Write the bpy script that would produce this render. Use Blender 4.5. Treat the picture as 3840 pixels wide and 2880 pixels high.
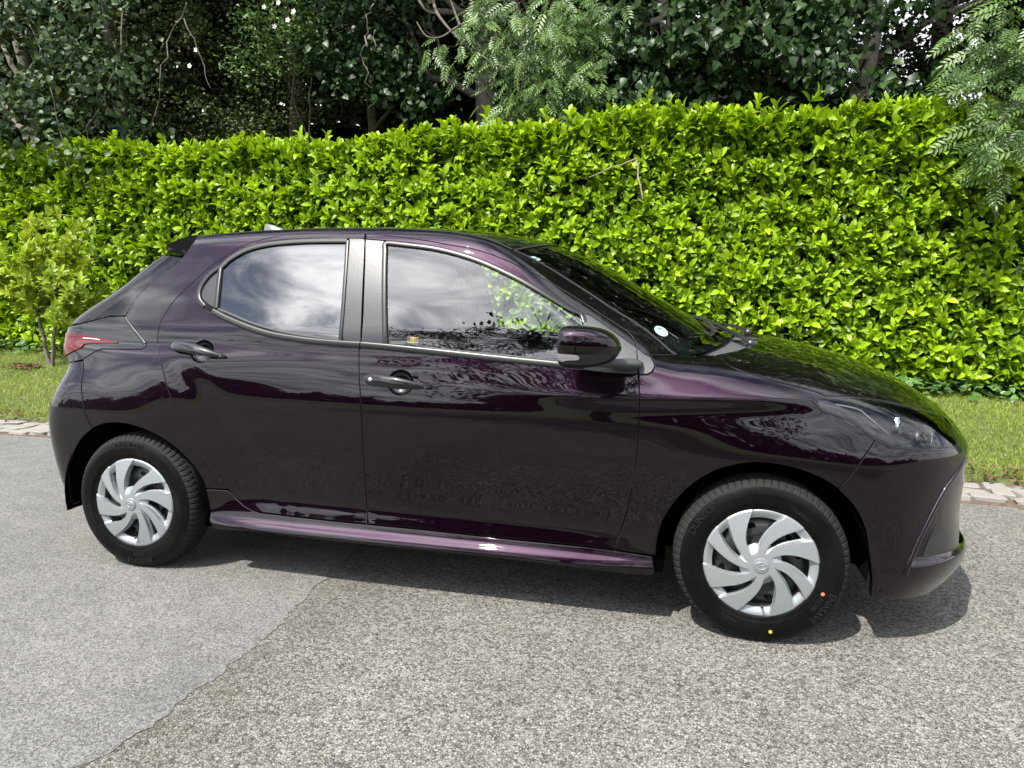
import bpy, bmesh, math, random
import numpy as np
from mathutils import Vector, Matrix, Quaternion
from mathutils.geometry import delaunay_2d_cdt
rng=np.random.default_rng(7); random.seed(7)
for o in list(bpy.data.objects): bpy.data.objects.remove(o)
scene=bpy.context.scene; COL=scene.collection
R=math.radians
# ------------------------------------------------------------------ camera
CAMP=np.array([1.00062610,-3.40066858,1.20168893]); PITCH,YAW,ROLL,FPX=.122001106,-.238015304,.0154315376,2700.
_d=np.array([math.sin(YAW)*math.cos(PITCH),math.cos(YAW)*math.cos(PITCH),-math.sin(PITCH)])
_r=np.cross(_d,[0,0,1.]);_r/=np.linalg.norm(_r);_u=np.cross(_r,_d)
CR=_r*math.cos(ROLL)+_u*math.sin(ROLL);CU=-_r*math.sin(ROLL)+_u*math.cos(ROLL);CD=_d
cam=bpy.data.cameras.new('camera');camo=bpy.data.objects.new('camera',cam);COL.objects.link(camo)
cam.sensor_fit='HORIZONTAL';cam.sensor_width=36;cam.lens=36*FPX/3840;cam.clip_start=.05;cam.clip_end=2000
camo.matrix_world=Matrix(((CR[0],CU[0],-CD[0],CAMP[0]),(CR[1],CU[1],-CD[1],CAMP[1]),(CR[2],CU[2],-CD[2],CAMP[2]),(0,0,0,1)))
scene.camera=camo
# ------------------------------------------------------------------ light
SUN_DIR=np.array([.42,.86,-1.38]);SUN_DIR/=np.linalg.norm(SUN_DIR)   # the way the light travels
sun_el=math.asin(-SUN_DIR[2]);sun_az=math.atan2(-SUN_DIR[0],-SUN_DIR[1])
world=bpy.data.worlds.new('World');scene.world=world;world.use_nodes=True
nt=world.node_tree;nt.nodes.clear()
def N_(t,ty,**kw):
    n=t.nodes.new(ty)
    for k,v in kw.items():
        if k in n.inputs: n.inputs[k].default_value=v
        else: setattr(n,k,v)
    return n
wo=N_(nt,'ShaderNodeOutputWorld');bg=N_(nt,'ShaderNodeBackground',Strength=.11)
sky=N_(nt,'ShaderNodeTexSky',sky_type='NISHITA');sky.sun_disc=False;sky.sun_elevation=sun_el;sky.sun_rotation=sun_az;sky.air_density=1.0;sky.dust_density=1.0;sky.ozone_density=1.0
# broken cloud over the whole sky (same everywhere): noise on a flat cloud deck
tc=N_(nt,'ShaderNodeTexCoord');sx=N_(nt,'ShaderNodeSeparateXYZ');nt.links.new(tc.outputs['Generated'],sx.inputs[0])
mz=N_(nt,'ShaderNodeMath',operation='ADD');mz.inputs[1].default_value=.12
ab=N_(nt,'ShaderNodeMath',operation='ABSOLUTE');nt.links.new(sx.outputs['Z'],ab.inputs[0]);nt.links.new(ab.outputs[0],mz.inputs[0])
dv=N_(nt,'ShaderNodeVectorMath',operation='DIVIDE');cm=N_(nt,'ShaderNodeCombineXYZ')
nt.links.new(tc.outputs['Generated'],dv.inputs[0])
for i in range(3): nt.links.new(mz.outputs[0],cm.inputs[i])
nt.links.new(cm.outputs[0],dv.inputs[1])
mp=N_(nt,'ShaderNodeMapping');mp.inputs['Scale'].default_value=(1.0,1.0,.15);mp.inputs['Location'].default_value=(3.1,1.7,0);nt.links.new(dv.outputs[0],mp.inputs['Vector'])
nz=N_(nt,'ShaderNodeTexNoise',Scale=1.35,Detail=9.0,Roughness=.58,Distortion=.6);nt.links.new(mp.outputs[0],nz.inputs['Vector'])
cr=N_(nt,'ShaderNodeMapRange');cr.inputs[1].default_value=.36;cr.inputs[2].default_value=.50;nt.links.new(nz.outputs['Fac'],cr.inputs[0])
nz2=N_(nt,'ShaderNodeTexNoise',Scale=2.6,Detail=8.0,Roughness=.6,Distortion=.9);nt.links.new(mp.outputs[0],nz2.inputs['Vector'])
cc=N_(nt,'ShaderNodeValToRGB');cc.color_ramp.elements[0].position=.34;cc.color_ramp.elements[0].color=(3.0,3.3,4.0,1);cc.color_ramp.elements[1].position=.62;cc.color_ramp.elements[1].color=(13,13,13.3,1)
nt.links.new(nz2.outputs['Fac'],cc.inputs[0])
mx=N_(nt,'ShaderNodeMix',data_type='RGBA');nt.links.new(cr.outputs[0],mx.inputs[0]);nt.links.new(sky.outputs[0],mx.inputs[6]);nt.links.new(cc.outputs[0],mx.inputs[7])
# cloud lit from behind glows towards the sun
dt=N_(nt,'ShaderNodeVectorMath',operation='DOT_PRODUCT');dt.inputs[1].default_value=tuple(-SUN_DIR);nt.links.new(tc.outputs['Generated'],dt.inputs[0])
dm=N_(nt,'ShaderNodeMath',operation='MAXIMUM');dm.inputs[1].default_value=0;nt.links.new(dt.outputs['Value'],dm.inputs[0])
pw=N_(nt,'ShaderNodeMath',operation='POWER');pw.inputs[1].default_value=5;nt.links.new(dm.outputs[0],pw.inputs[0])
ma=N_(nt,'ShaderNodeMath',operation='MULTIPLY_ADD');ma.inputs[1].default_value=2.0;ma.inputs[2].default_value=.95;nt.links.new(pw.outputs[0],ma.inputs[0])
gl_=N_(nt,'ShaderNodeMix',data_type='RGBA',blend_type='MULTIPLY');gl_.inputs[0].default_value=1;nt.links.new(cc.outputs[0],gl_.inputs[6]);nt.links.new(ma.outputs[0],gl_.inputs[7]);nt.links.new(gl_.outputs[2],mx.inputs[7])
nt.links.new(mx.outputs[2],bg.inputs['Color']);nt.links.new(bg.outputs[0],wo.inputs[0])
sl=bpy.data.lights.new('sun','SUN');sl.energy=4.6;sl.angle=R(.53);sl.color=(1,.95,.87)
so=bpy.data.objects.new('sun',sl);COL.objects.link(so);so.rotation_euler=Vector(SUN_DIR).to_track_quat('-Z','Y').to_euler();so.location=(-3,-8,12)
vs=scene.view_settings;vs.view_transform='Standard';vs.look='None';vs.exposure=1.0;vs.gamma=1;vs.use_curve_mapping=False
scene.render.engine='CYCLES'
# ------------------------------------------------------------------ helpers
def empty(name,loc=(0,0,0),parent=None):
    o=bpy.data.objects.new(name,None);COL.objects.link(o);o.location=loc
    if parent: o.parent=parent
    return o
def tag(o,label=None,cat=None,group=None,kind=None):
    for k,v in (('label',label),('category',cat),('group',group),('kind',kind)):
        if v: o[k]=v
    return o
def meshdata(name,V,Fc,normals=None,smooth=True,mats=None,mi=None):
    me=bpy.data.meshes.new(name)
    V=np.asarray(V,np.float32);
    if isinstance(Fc,np.ndarray) and Fc.ndim==2:
        n,k=Fc.shape
        me.vertices.add(len(V));me.vertices.foreach_set('co',V.ravel())
        me.loops.add(n*k);me.loops.foreach_set('vertex_index',Fc.astype(np.int32).ravel())
        me.polygons.add(n);me.polygons.foreach_set('loop_start',np.arange(0,n*k,k,dtype=np.int32))
        me.update(calc_edges=True)
    else:
        me.from_pydata([tuple(map(float,v)) for v in V],[],[tuple(int(i) for i in f) for f in Fc]);me.update()
    if mats:
        for m in mats: me.materials.append(m)
    if mi is not None: me.polygons.foreach_set('material_index',np.asarray(mi,np.int32))
    me.polygons.foreach_set('use_smooth',np.full(len(me.polygons),bool(smooth)))
    me.validate()
    if normals is not None and len(normals)==len(me.vertices):
        me.normals_split_custom_set_from_vertices([tuple(map(float,n)) for n in normals])
    return me
def obj(name,me,parent=None,mat=None,loc=(0,0,0)):
    if mat is not None and not me.materials: me.materials.append(mat)
    o=bpy.data.objects.new(name,me);COL.objects.link(o);o.location=loc
    if parent is not None: o.parent=parent
    return o
def mk(name,V,Fc,mat,parent=None,normals=None,smooth=True,loc=(0,0,0)):
    return obj(name,meshdata(name,V,Fc,normals,smooth,[mat] if mat else None),parent,None,loc)
def bmobj(name,bm,mat,parent=None,smooth=True,auto=None,loc=(0,0,0)):
    me=bpy.data.meshes.new(name);bm.normal_update();bm.to_mesh(me);bm.free()
    me.materials.append(mat);me.polygons.foreach_set('use_smooth',[bool(smooth)]*len(me.polygons))
    if auto: me.set_sharp_from_angle(angle=R(auto))
    o=bpy.data.objects.new(name,me);COL.objects.link(o);o.location=loc
    if parent is not None:o.parent=parent
    return o
def pixray(px):
    px=np.atleast_2d(np.array(px,float))
    v=CD+np.outer((px[:,0]-1920)/FPX,CR)-np.outer((px[:,1]-1440)/FPX,CU)
    return v/np.linalg.norm(v,axis=1)[:,None]
# ------------------------------------------------------------------ materials
def mat(name):
    m=bpy.data.materials.new(name);m.use_nodes=True;t=m.node_tree
    return m,t,t.nodes['Principled BSDF'],t.nodes['Material Output']
def simple(name,col,rough=.5,metal=0,spec=.5,coat=0,bump=0,bscale=60,var=0,ior=None):
    m,t,b,o=mat(name)
    b.inputs['Base Color'].default_value=(*col,1);b.inputs['Roughness'].default_value=rough;b.inputs['Metallic'].default_value=metal
    b.inputs['Specular IOR Level'].default_value=spec
    if coat: b.inputs['Coat Weight'].default_value=coat;b.inputs['Coat Roughness'].default_value=.02
    if ior: b.inputs['IOR'].default_value=ior
    if bump or var:
        tc=N_(t,'ShaderNodeTexCoord');n=N_(t,'ShaderNodeTexNoise',Scale=bscale,Detail=5.0);t.links.new(tc.outputs['Object'],n.inputs['Vector'])
        if bump:
            bp=N_(t,'ShaderNodeBump',Strength=bump,Distance=.004);t.links.new(n.outputs['Fac'],bp.inputs['Height']);t.links.new(bp.outputs[0],b.inputs['Normal'])
        if var:
            r=N_(t,'ShaderNodeValToRGB');r.color_ramp.elements[0].position=.3;r.color_ramp.elements[1].position=.7
            r.color_ramp.elements[0].color=(*[c*(1-var) for c in col],1);r.color_ramp.elements[1].color=(*[c*(1+var) for c in col],1)
            t.links.new(n.outputs['Fac'],r.inputs[0]);t.links.new(r.outputs[0],b.inputs['Base Color'])
    return m
def make_paint():
    m,t,b,o=mat('purple_metallic_paint')
    tc=N_(t,'ShaderNodeTexCoord')
    b.inputs['Metallic'].default_value=1.0;b.inputs['Roughness'].default_value=.33
    b.inputs['Coat Weight'].default_value=1;b.inputs['Coat Roughness'].default_value=.012;b.inputs['Coat IOR'].default_value=1.48
    v=N_(t,'ShaderNodeTexVoronoi',Scale=2200.);t.links.new(tc.outputs['Object'],v.inputs['Vector'])
    mxx=N_(t,'ShaderNodeMix',data_type='RGBA');mxx.inputs[6].default_value=(.0014,.0005,.0013,1);mxx.inputs[7].default_value=(.0145,.0040,.0125,1)
    sp=N_(t,'ShaderNodeSeparateColor');t.links.new(v.outputs['Color'],sp.inputs[0]);t.links.new(sp.outputs[0],mxx.inputs[0]);t.links.new(mxx.outputs[2],b.inputs['Base Color'])
    # flakes tilt, and a faint film of road dust with fine streaks in the clear coat
    nm=N_(t,'ShaderNodeBump',Strength=.25,Distance=.0004);t.links.new(sp.outputs[1],nm.inputs['Height']);t.links.new(nm.outputs[0],b.inputs['Normal'])
    n2=N_(t,'ShaderNodeTexNoise',Scale=9.,Detail=7.,Roughness=.7);mp=N_(t,'ShaderNodeMapping');mp.inputs['Scale'].default_value=(1,1,.35)
    t.links.new(tc.outputs['Object'],mp.inputs[0]);t.links.new(mp.outputs[0],n2.inputs['Vector'])
    mr=N_(t,'ShaderNodeMapRange');mr.inputs[1].default_value=.45;mr.inputs[2].default_value=.8;mr.inputs[3].default_value=.010;mr.inputs[4].default_value=.06
    t.links.new(n2.outputs['Fac'],mr.inputs[0]);t.links.new(mr.outputs[0],b.inputs['Coat Roughness'])
    n3=N_(t,'ShaderNodeTexNoise',Scale=5.,Detail=2.);t.links.new(tc.outputs['Object'],n3.inputs['Vector'])
    cb=N_(t,'ShaderNodeBump',Strength=.025,Distance=.01);t.links.new(n3.outputs['Fac'],cb.inputs['Height']);t.links.new(cb.outputs[0],b.inputs['Coat Normal'])
    return m
def make_glass(name,tint,ior=1.6,rough=0,dust=.0):
    m,t,b,o=mat(name);t.nodes.remove(b)
    tr=N_(t,'ShaderNodeBsdfTransparent');tr.inputs[0].default_value=(*tint,1)
    gl=N_(t,'ShaderNodeBsdfGlossy',Roughness=rough);gl.inputs[0].default_value=(1,1,1,1)
    fr=N_(t,'ShaderNodeFresnel',IOR=ior);mxs=N_(t,'ShaderNodeMixShader')
    t.links.new(fr.outputs[0],mxs.inputs[0]);t.links.new(tr.outputs[0],mxs.inputs[1]);t.links.new(gl.outputs[0],mxs.inputs[2])
    last=mxs
    if dust:   # dried water spots
        tc=N_(t,'ShaderNodeTexCoord');v=N_(t,'ShaderNodeTexNoise',Scale=180.,Detail=3.);t.links.new(tc.outputs['Object'],v.inputs['Vector'])
        mr=N_(t,'ShaderNodeMapRange');mr.inputs[1].default_value=.62;mr.inputs[2].default_value=.72;mr.inputs[4].default_value=dust;t.links.new(v.outputs['Fac'],mr.inputs[0])
        df=N_(t,'ShaderNodeBsdfDiffuse');df.inputs[0].default_value=(.35,.36,.35,1)
        m2=N_(t,'ShaderNodeMixShader');t.links.new(mr.outputs[0],m2.inputs[0]);t.links.new(mxs.outputs[0],m2.inputs[1]);t.links.new(df.outputs[0],m2.inputs[2]);last=m2
    t.links.new(last.outputs[0],o.inputs[0])
    return m
M={}
M['paint']=make_paint()
M['gloss']=simple('gloss_black_plastic',(.004,.004,.0045),.3,spec=.1,coat=1)
M['satin']=simple('satin_black_film',(.014,.014,.017),.32,spec=.6,bump=.08,bscale=140)
M['rubber']=simple('black_rubber',(.010,.010,.010),.55)
M['void']=simple('dark_cavity',(.003,.003,.003),.9,spec=.05)
M['plastic']=simple('grey_textured_plastic',(.055,.058,.060),.55,bump=.35,bscale=900,var=.1)
M['mould']=simple('belt_moulding_black',(.012,.0125,.013),.34,spec=.4)
M['glass']=make_glass('door_glass',(.90,.96,.92),1.85,dust=.012)
M['privacy']=make_glass('privacy_glass',(.05,.055,.06),2.1,dust=.02)
M['rearglass']=make_glass('rear_window_glass',(.05,.055,.06),1.5,dust=.03)
M['screen']=make_glass('windscreen_glass',(.74,.84,.80),1.5,dust=.03)
M['lens']=make_glass('headlamp_lens',(.85,.87,.88),1.5)
M['red']=simple('red_lamp_lens',(.075,.0006,.0012),.08,spec=.3,coat=.35)
M['chrome']=simple('chrome',(.75,.76,.78),.08,metal=1)
M['lampdark']=simple('lamp_housing',(.02,.02,.022),.3)
M['amber']=simple('clear_indicator_lens',(.16,.16,.165),.08,coat=1)
M['cloth']=simple('dark_seat_cloth',(.018,.018,.02),.9,bump=.3,bscale=300)
M['trim']=simple('cabin_trim',(.022,.024,.023),.7,bump=.2,bscale=500)
M['sticker']=simple('pale_paper_sticker',(.26,.37,.37),.5)
M['ink']=simple('black_ink',(.03,.04,.04),.6)
M['tyre']=simple('tyre_rubber',(.0022,.0022,.0022),.36,spec=.16,bump=.25,bscale=45,var=.25)
def _gloss_patches(m):
    t=m.node_tree;b=t.nodes['Principled BSDF'];tc=N_(t,'ShaderNodeTexCoord');n=N_(t,'ShaderNodeTexNoise',Scale=7.,Detail=4.);t.links.new(tc.outputs['Object'],n.inputs['Vector'])
    mr=N_(t,'ShaderNodeMapRange');mr.inputs[1].default_value=.38;mr.inputs[2].default_value=.62;mr.inputs[3].default_value=.20;mr.inputs[4].default_value=.52;t.links.new(n.outputs['Fac'],mr.inputs[0]);t.links.new(mr.outputs[0],b.inputs['Roughness'])
_gloss_patches(M['tyre'])
M['tread']=simple('tread_rubber',(.014,.014,.0135),.8,spec=.2,bump=.4,bscale=120,var=.2)
M['silver']=simple('silver_wheel_paint',(.29,.315,.33),.38,metal=.55,spec=.5,bump=.03,bscale=1800)
M['steel']=simple('black_steel_wheel',(.022,.023,.024),.42)
# ------------------------------------------------------------------ ground: road, sett kerb, lawn
def lawn_z(x,y):
    x=np.asarray(x,float);y=np.asarray(y,float)
    return .05+(y-1.7)*(.115+.018*np.clip(-x/6,-.5,1.3))*1.0+.012*np.sin(x*1.7+y)+.008*np.sin(x*3.1-y*2.3)
def kerb_y(x): return 1.385-.012*(2.7-x)*1.0 if not isinstance(x,np.ndarray) else 1.385-.012*(2.7-x)
def asphalt(name,light,dark,scale,bump,moss):
    m,t,b,o=mat(name);tc=N_(t,'ShaderNodeTexCoord');L=t.links.new
    # stones: cells of two sizes, dark binder between
    v=N_(t,'ShaderNodeTexVoronoi',Scale=scale);L(tc.outputs['Object'],v.inputs['Vector'])
    ve=N_(t,'ShaderNodeTexVoronoi',Scale=scale,feature='DISTANCE_TO_EDGE');L(tc.outputs['Object'],ve.inputs['Vector'])
    v2=N_(t,'ShaderNodeTexVoronoi',Scale=scale*2.3);L(tc.outputs['Object'],v2.inputs['Vector'])
    n=N_(t,'ShaderNodeTexNoise',Scale=1.3,Detail=8.,Roughness=.65);L(tc.outputs['Object'],n.inputs['Vector'])
    n2=N_(t,'ShaderNodeTexNoise',Scale=9.,Detail=6.,Roughness=.7);L(tc.outputs['Object'],n2.inputs['Vector'])
    sp=N_(t,'ShaderNodeSeparateColor');L(v.outputs['Color'],sp.inputs[0])
    sp2=N_(t,'ShaderNodeSeparateColor');L(v2.outputs['Color'],sp2.inputs[0])
    ad=N_(t,'ShaderNodeMath',operation='MULTIPLY_ADD');L(sp2.outputs[0],ad.inputs[0]);ad.inputs[1].default_value=.45;
    mm=N_(t,'ShaderNodeMath',operation='MULTIPLY');L(sp.outputs[0],mm.inputs[0]);mm.inputs[1].default_value=.55;L(mm.outputs[0],ad.inputs[2])
    r=N_(t,'ShaderNodeValToRGB');e=r.color_ramp.elements;e[0].position=.12;e[0].color=(*dark,1);e[1].position=.9;e[1].color=(*[min(1,c*1.55) for c in light],1);k=e.new(.5);k.color=(*light,1)
    L(ad.outputs[0],r.inputs[0])
    ed=N_(t,'ShaderNodeMapRange');ed.inputs[1].default_value=0;ed.inputs[2].default_value=.10;ed.inputs[3].default_value=.45;ed.inputs[4].default_value=1;L(ve.outputs['Distance'],ed.inputs[0])
    m1=N_(t,'ShaderNodeMix',data_type='RGBA',blend_type='MULTIPLY');m1.inputs[0].default_value=1;L(r.outputs[0],m1.inputs[6]);L(ed.outputs[0],m1.inputs[7])
    # broad wear
    w=N_(t,'ShaderNodeMapRange');w.inputs[1].default_value=.3;w.inputs[2].default_value=.72;w.inputs[3].default_value=.66;w.inputs[4].default_value=1.2;nx=N_(t,'ShaderNodeMath',operation='MULTIPLY_ADD');L(n2.outputs['Fac'],nx.inputs[0]);nx.inputs[1].default_value=.45;nh=N_(t,'ShaderNodeMath',operation='MULTIPLY');L(n.outputs['Fac'],nh.inputs[0]);nh.inputs[1].default_value=.58;L(nh.outputs[0],nx.inputs[2]);L(nx.outputs[0],w.inputs[0])
    m2=N_(t,'ShaderNodeMix',data_type='RGBA',blend_type='MULTIPLY');m2.inputs[0].default_value=1;L(m1.outputs[2],m2.inputs[6]);L(w.outputs[0],m2.inputs[7])
    col=m2
    if moss:
        sx=N_(t,'ShaderNodeSeparateXYZ');L(tc.outputs['Object'],sx.inputs[0])
        # distance from the seam line x = -.40
        dd=N_(t,'ShaderNodeMath',operation='ADD');dd.inputs[1].default_value=.36;L(sx.outputs['X'],dd.inputs[0]);da=N_(t,'ShaderNodeMath',operation='ABSOLUTE');L(dd.outputs[0],da.inputs[0])
        mr=N_(t,'ShaderNodeMapRange');mr.inputs[1].default_value=.02;mr.inputs[2].default_value=.40;mr.inputs[3].default_value=.60;mr.inputs[4].default_value=.0;L(da.outputs[0],mr.inputs[0])
        nn=N_(t,'ShaderNodeMapRange');nn.inputs[1].default_value=.42;nn.inputs[2].default_value=.66;L(n2.outputs['Fac'],nn.inputs[0])
        mu=N_(t,'ShaderNodeMath',operation='MULTIPLY_ADD');L(mr.outputs[0],mu.inputs[0]);L(nn.outputs[0],mu.inputs[1])
        n5=N_(t,'ShaderNodeTexNoise',Scale=2.6,Detail=5.,Roughness=.6);L(tc.outputs['Object'],n5.inputs['Vector']);m5=N_(t,'ShaderNodeMapRange');m5.inputs[1].default_value=.58;m5.inputs[2].default_value=.75;m5.inputs[4].default_value=.40;L(n5.outputs['Fac'],m5.inputs[0]);L(m5.outputs[0],mu.inputs[2])
        m3=N_(t,'ShaderNodeMix',data_type='RGBA');L(mu.outputs[0],m3.inputs[0]);L(m2.outputs[2],m3.inputs[6]);m3.inputs[7].default_value=(.050,.048,.030,1);col=m3
    L(col.outputs[2],b.inputs['Base Color']);b.inputs['Roughness'].default_value=.86;b.inputs['Specular IOR Level'].default_value=.35
    hm=N_(t,'ShaderNodeMath',operation='MULTIPLY_ADD');L(ed.outputs[0],hm.inputs[0]);hm.inputs[1].default_value=1;L(ad.outputs[0],hm.inputs[2])
    bp=N_(t,'ShaderNodeBump',Strength=bump,Distance=.006);L(hm.outputs[0],bp.inputs['Height']);L(bp.outputs[0],b.inputs['Normal'])
    return m
M['road']=asphalt('worn_asphalt',(.190,.184,.168),(.040,.039,.034),110.,.75,True)
M['road2']=asphalt('newer_asphalt',(.165,.162,.154),(.060,.058,.054),170.,.5,False)
road=tag(mk('road',[(-90,-90,0),(90,-90,0),(90,120,0),(-90,120,0)],[(0,1,2,3)],M['road'],None,smooth=False),kind='structure')
# the newer strip left of the seam, its edge ragged, 5 mm proud
ys=np.linspace(-1.95,1.30,180)
sx_=np.interp(ys,[-1.95,-1.86,-1.69,-1.54,-1.39,-1.25,-1.0,-.78,-.54,1.3],[-.42,-.40,-.397,-.382,-.385,-.384,-.42,-.445,-.462,-.52])
sx_=sx_+rng.normal(0,.007,180)+.006*np.sin(ys*31)
lo=np.stack([np.linspace(-.42,-1.3,50),-1.95-.95*np.linspace(0,1,50)**.8+rng.normal(0,.01,50)],1)[1:]
pt=np.vstack([np.stack([sx_,ys],1)[::-1],lo,[(-2.2,-3.3),(-3.4,-3.7),(-6,-4.4),(-40,-9),(-40,.85),(-8,1.24)]])
from mathutils.geometry import tessellate_polygon
me=bpy.data.meshes.new('road_patch');V=[(x,y,.0025) for x,y in pt];tri=tessellate_polygon([[Vector(v) for v in V]]);me.from_pydata(V+[(x,y,-.01) for x,y,_ in V],[],[tuple(f) for f in tri]+[(i,(i+1)%len(V),(i+1)%len(V)+len(V),i+len(V)) for i in range(len(V))]);me.update()
bm=bmesh.new();bm.from_mesh(me);bmesh.ops.recalc_face_normals(bm,faces=bm.faces);bm.to_mesh(me);bm.free()
tag(obj('road_resurfacing',me,None,M['road2']),kind='structure')
# kerb: rows of worn stone setts bedded in earth
M['sett']=simple('worn_granite_sett',(.21,.20,.18),.85,bump=.8,bscale=55,var=.30)
M['earth']=simple('damp_earth',(.075,.052,.035),.95,bump=1.0,bscale=40,var=.45)
kx=np.linspace(-45,40,120);V=[];F_=[]
for x in kx:
    y0=kerb_y(x);V+=[(x,y0-.05,-.01),(x,y0-.02,.012),(x,y0+.62,.022)]
for i in range(119): F_+=[(i*3,(i+1)*3,(i+1)*3+1,i*3+1),(i*3+1,(i+1)*3+1,(i+1)*3+2,i*3+2)]
kerb=tag(mk('kerb',V,F_,M['earth'],None),kind='structure')
def sett_mesh(seed):
    r=np.random.default_rng(seed);bm=bmesh.new();bmesh.ops.create_cube(bm,size=1)
    for v in bm.verts: v.co+=Vector(r.normal(0,.075,3)*[1,1,.4])
    bmesh.ops.bevel(bm,geom=[e for e in bm.edges if max(e.verts[0].co.z,e.verts[1].co.z)>0],offset=.10,segments=1,affect='EDGES')
    me=bpy.data.meshes.new('sett');bm.to_mesh(me);bm.free();me.materials.append(M['sett']);return me
setts=[sett_mesh(i) for i in range(9)];ns=0
for row,(oy,wd) in enumerate(((.06,.13),(.20,.13),(.34,.13))):
    x=-7.6+row*.07
    while x<4.9 and ns<298:
        l=.12+.09*random.random() if (x<-3.2 or x>2.1) else .17+.06*random.random()
        if True:
            o=obj('sett',setts[random.randrange(9)],kerb,loc=(x+l/2,kerb_y(x)+oy+random.uniform(-.012,.012),.004+random.uniform(0,.012)));o.scale=(l*random.uniform(.80,.98),wd*random.uniform(.78,1.02),.05);o.rotation_euler=(random.uniform(-.07,.07),random.uniform(-.06,.06),random.uniform(-.16,.16));ns+=1
        x+=l
# lawn
M['lawn']=simple('lawn_soil',(.060,.075,.022),.95,bump=.6,bscale=30,var=.4)
gx=np.concatenate([np.linspace(-45,-16,10)[:-1],np.linspace(-16,12,101),np.linspace(12,40,11)[1:]]);gy=np.concatenate([np.linspace(0,1,30)**1.0*3.6,[4.2,6,10,16]]);V=[];
for x in gx:
    for j,y in enumerate(gy): yy=kerb_y(x)+.46+y;V.append((x,yy,lawn_z(x,yy) if j else 0.0))
nj=len(gy);F_=[(i*nj+j,(i+1)*nj+j,(i+1)*nj+j+1,i*nj+j+1) for i in range(119) for j in range(nj-1)]
tag(mk('lawn',V,F_,M['lawn'],None),kind='structure')
def smoothline(L,h=.02):
    """Catmull-Rom through the traced points"""
    L=np.asarray(L,float);P=np.vstack([2*L[0]-L[1],L,2*L[-1]-L[-2]]);out=[]
    for i in range(1,len(P)-2):
        a,b,c,d=P[i-1:i+3];n=max(1,int(np.linalg.norm(c-b)/h))
        for t in np.arange(n)/n:
            out.append(.5*((2*b)+(c-a)*t+(2*a-5*b+4*c-d)*t*t+(-a+3*b-3*c+d)*t**3))
    out.append(L[-1]);return np.array(out)
# ------------------------------------------------------------------ foliage helpers
def leafmat(name,dark,light,trans,rough=.38,spec=.5,vein=0.,coat=0):
    m,t,b,o=mat(name);L=t.links.new
    at=N_(t,'ShaderNodeAttribute');at.attribute_name='tint'
    r=N_(t,'ShaderNodeValToRGB');r.color_ramp.elements[0].color=(*dark,1);r.color_ramp.elements[1].color=(*light,1);L(at.outputs['Fac'],r.inputs[0])
    L(r.outputs[0],b.inputs['Base Color']);b.inputs['Roughness'].default_value=rough;b.inputs['Specular IOR Level'].default_value=spec
    tr=N_(t,'ShaderNodeBsdfTranslucent');mu=N_(t,'ShaderNodeMix',data_type='RGBA',blend_type='MULTIPLY');mu.inputs[0].default_value=1;L(r.outputs[0],mu.inputs[6]);mu.inputs[7].default_value=(1.5,1.4,.55,1);L(mu.outputs[2],tr.inputs[0])
    ms=N_(t,'ShaderNodeMixShader');ms.inputs[0].default_value=trans;L(b.outputs[0],ms.inputs[1]);L(tr.outputs[0],ms.inputs[2]);L(ms.outputs[0],o.inputs[0])
    return m
def leaf_tpl(kind):
    """template leaf: base at origin, along +X length 1, upper side +Z"""
    if kind=='laurel':
        xs=[0,.12,.40,.70,.90,1.0];w=[.02,.10,.205,.205,.10,.0];zb=[0,.03,.06,.03,-.03,-.09];fold=.07
    elif kind=='oval':
        xs=[0,.2,.5,.8,1.0];w=[.02,.18,.26,.17,0];zb=[0,.04,.05,0,-.08];fold=.06
    elif kind=='round':
        xs=[0,.12,.45,.8,1.0];w=[.03,.36,.46,.22,0];zb=[0,.02,.03,0,-.05];fold=.05
    elif kind=='ivy':
        xs=[0,.10,.35,.65,1.0];w=[.04,.42,.36,.26,0];zb=[0,.0,.02,0,-.08];fold=.04
    elif kind=='lance':
        xs=[0,.35,.7,1.0];w=[.01,.15,.12,0];zb=[0,.03,.0,-.08];fold=.04
    elif kind=='quad':
        xs=[0,.5,1.0];w=[.04,.36,0];zb=[0,.03,-.04];fold=.04
    V=[];F_=[];n=len(xs)
    for x,ww,z in zip(xs,w,zb): V+=[(x,-ww,z+fold*(ww/.2)),(x,0,z),(x,ww,z+fold*(ww/.2))]
    for i in range(n-1):
        a=i*3;b=a+3
        if w[i+1]==0: F_+=[(a,b+1,a+1),(a+1,b+1,a+2)]
        else: F_+=[(a,b,b+1),(a,b+1,a+1),(a+1,b+1,b+2),(a+1,b+2,a+2)]
    return np.array(V,float),np.array(F_)
def ash_tpl():
    """a pinnate leaf: stalk and eleven leaflets"""
    lv,lf=leaf_tpl('lance');V=[];F_=[];k=0
    V+=[(0,-.008,0),(0,.008,0),(1,.004,-.22),(1,-.004,-.22)];F_+=[(0,1,2),(0,2,3)];k=4
    for i in range(6):
        x=.25+.15*i;zz=-.22*x*x
        for s in ((-1,1) if i<5 else (0,)):
            a=s*(1.05-.05*i);c,sn=math.cos(a),math.sin(a);sc=.36-.02*abs(i-2)
            P=lv*sc;dz=-.10*abs(lv[:,0])*sc*3*.5
            Q=np.stack([x+P[:,0]*c-P[:,1]*sn,P[:,0]*sn+P[:,1]*c,zz+P[:,2]+dz],1);V+=Q.tolist();F_+=(lf+k).tolist();k+=len(lv)
    return np.array(V),np.array(F_)
def frames(d,up):
    """rotation matrices with X along d and Z near up"""
    d=d/np.linalg.norm(d,axis=1)[:,None];y=np.cross(up,d);y/=np.maximum(np.linalg.norm(y,axis=1)[:,None],1e-6);z=np.cross(d,y)
    return np.stack([d,y,z],-1)
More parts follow.
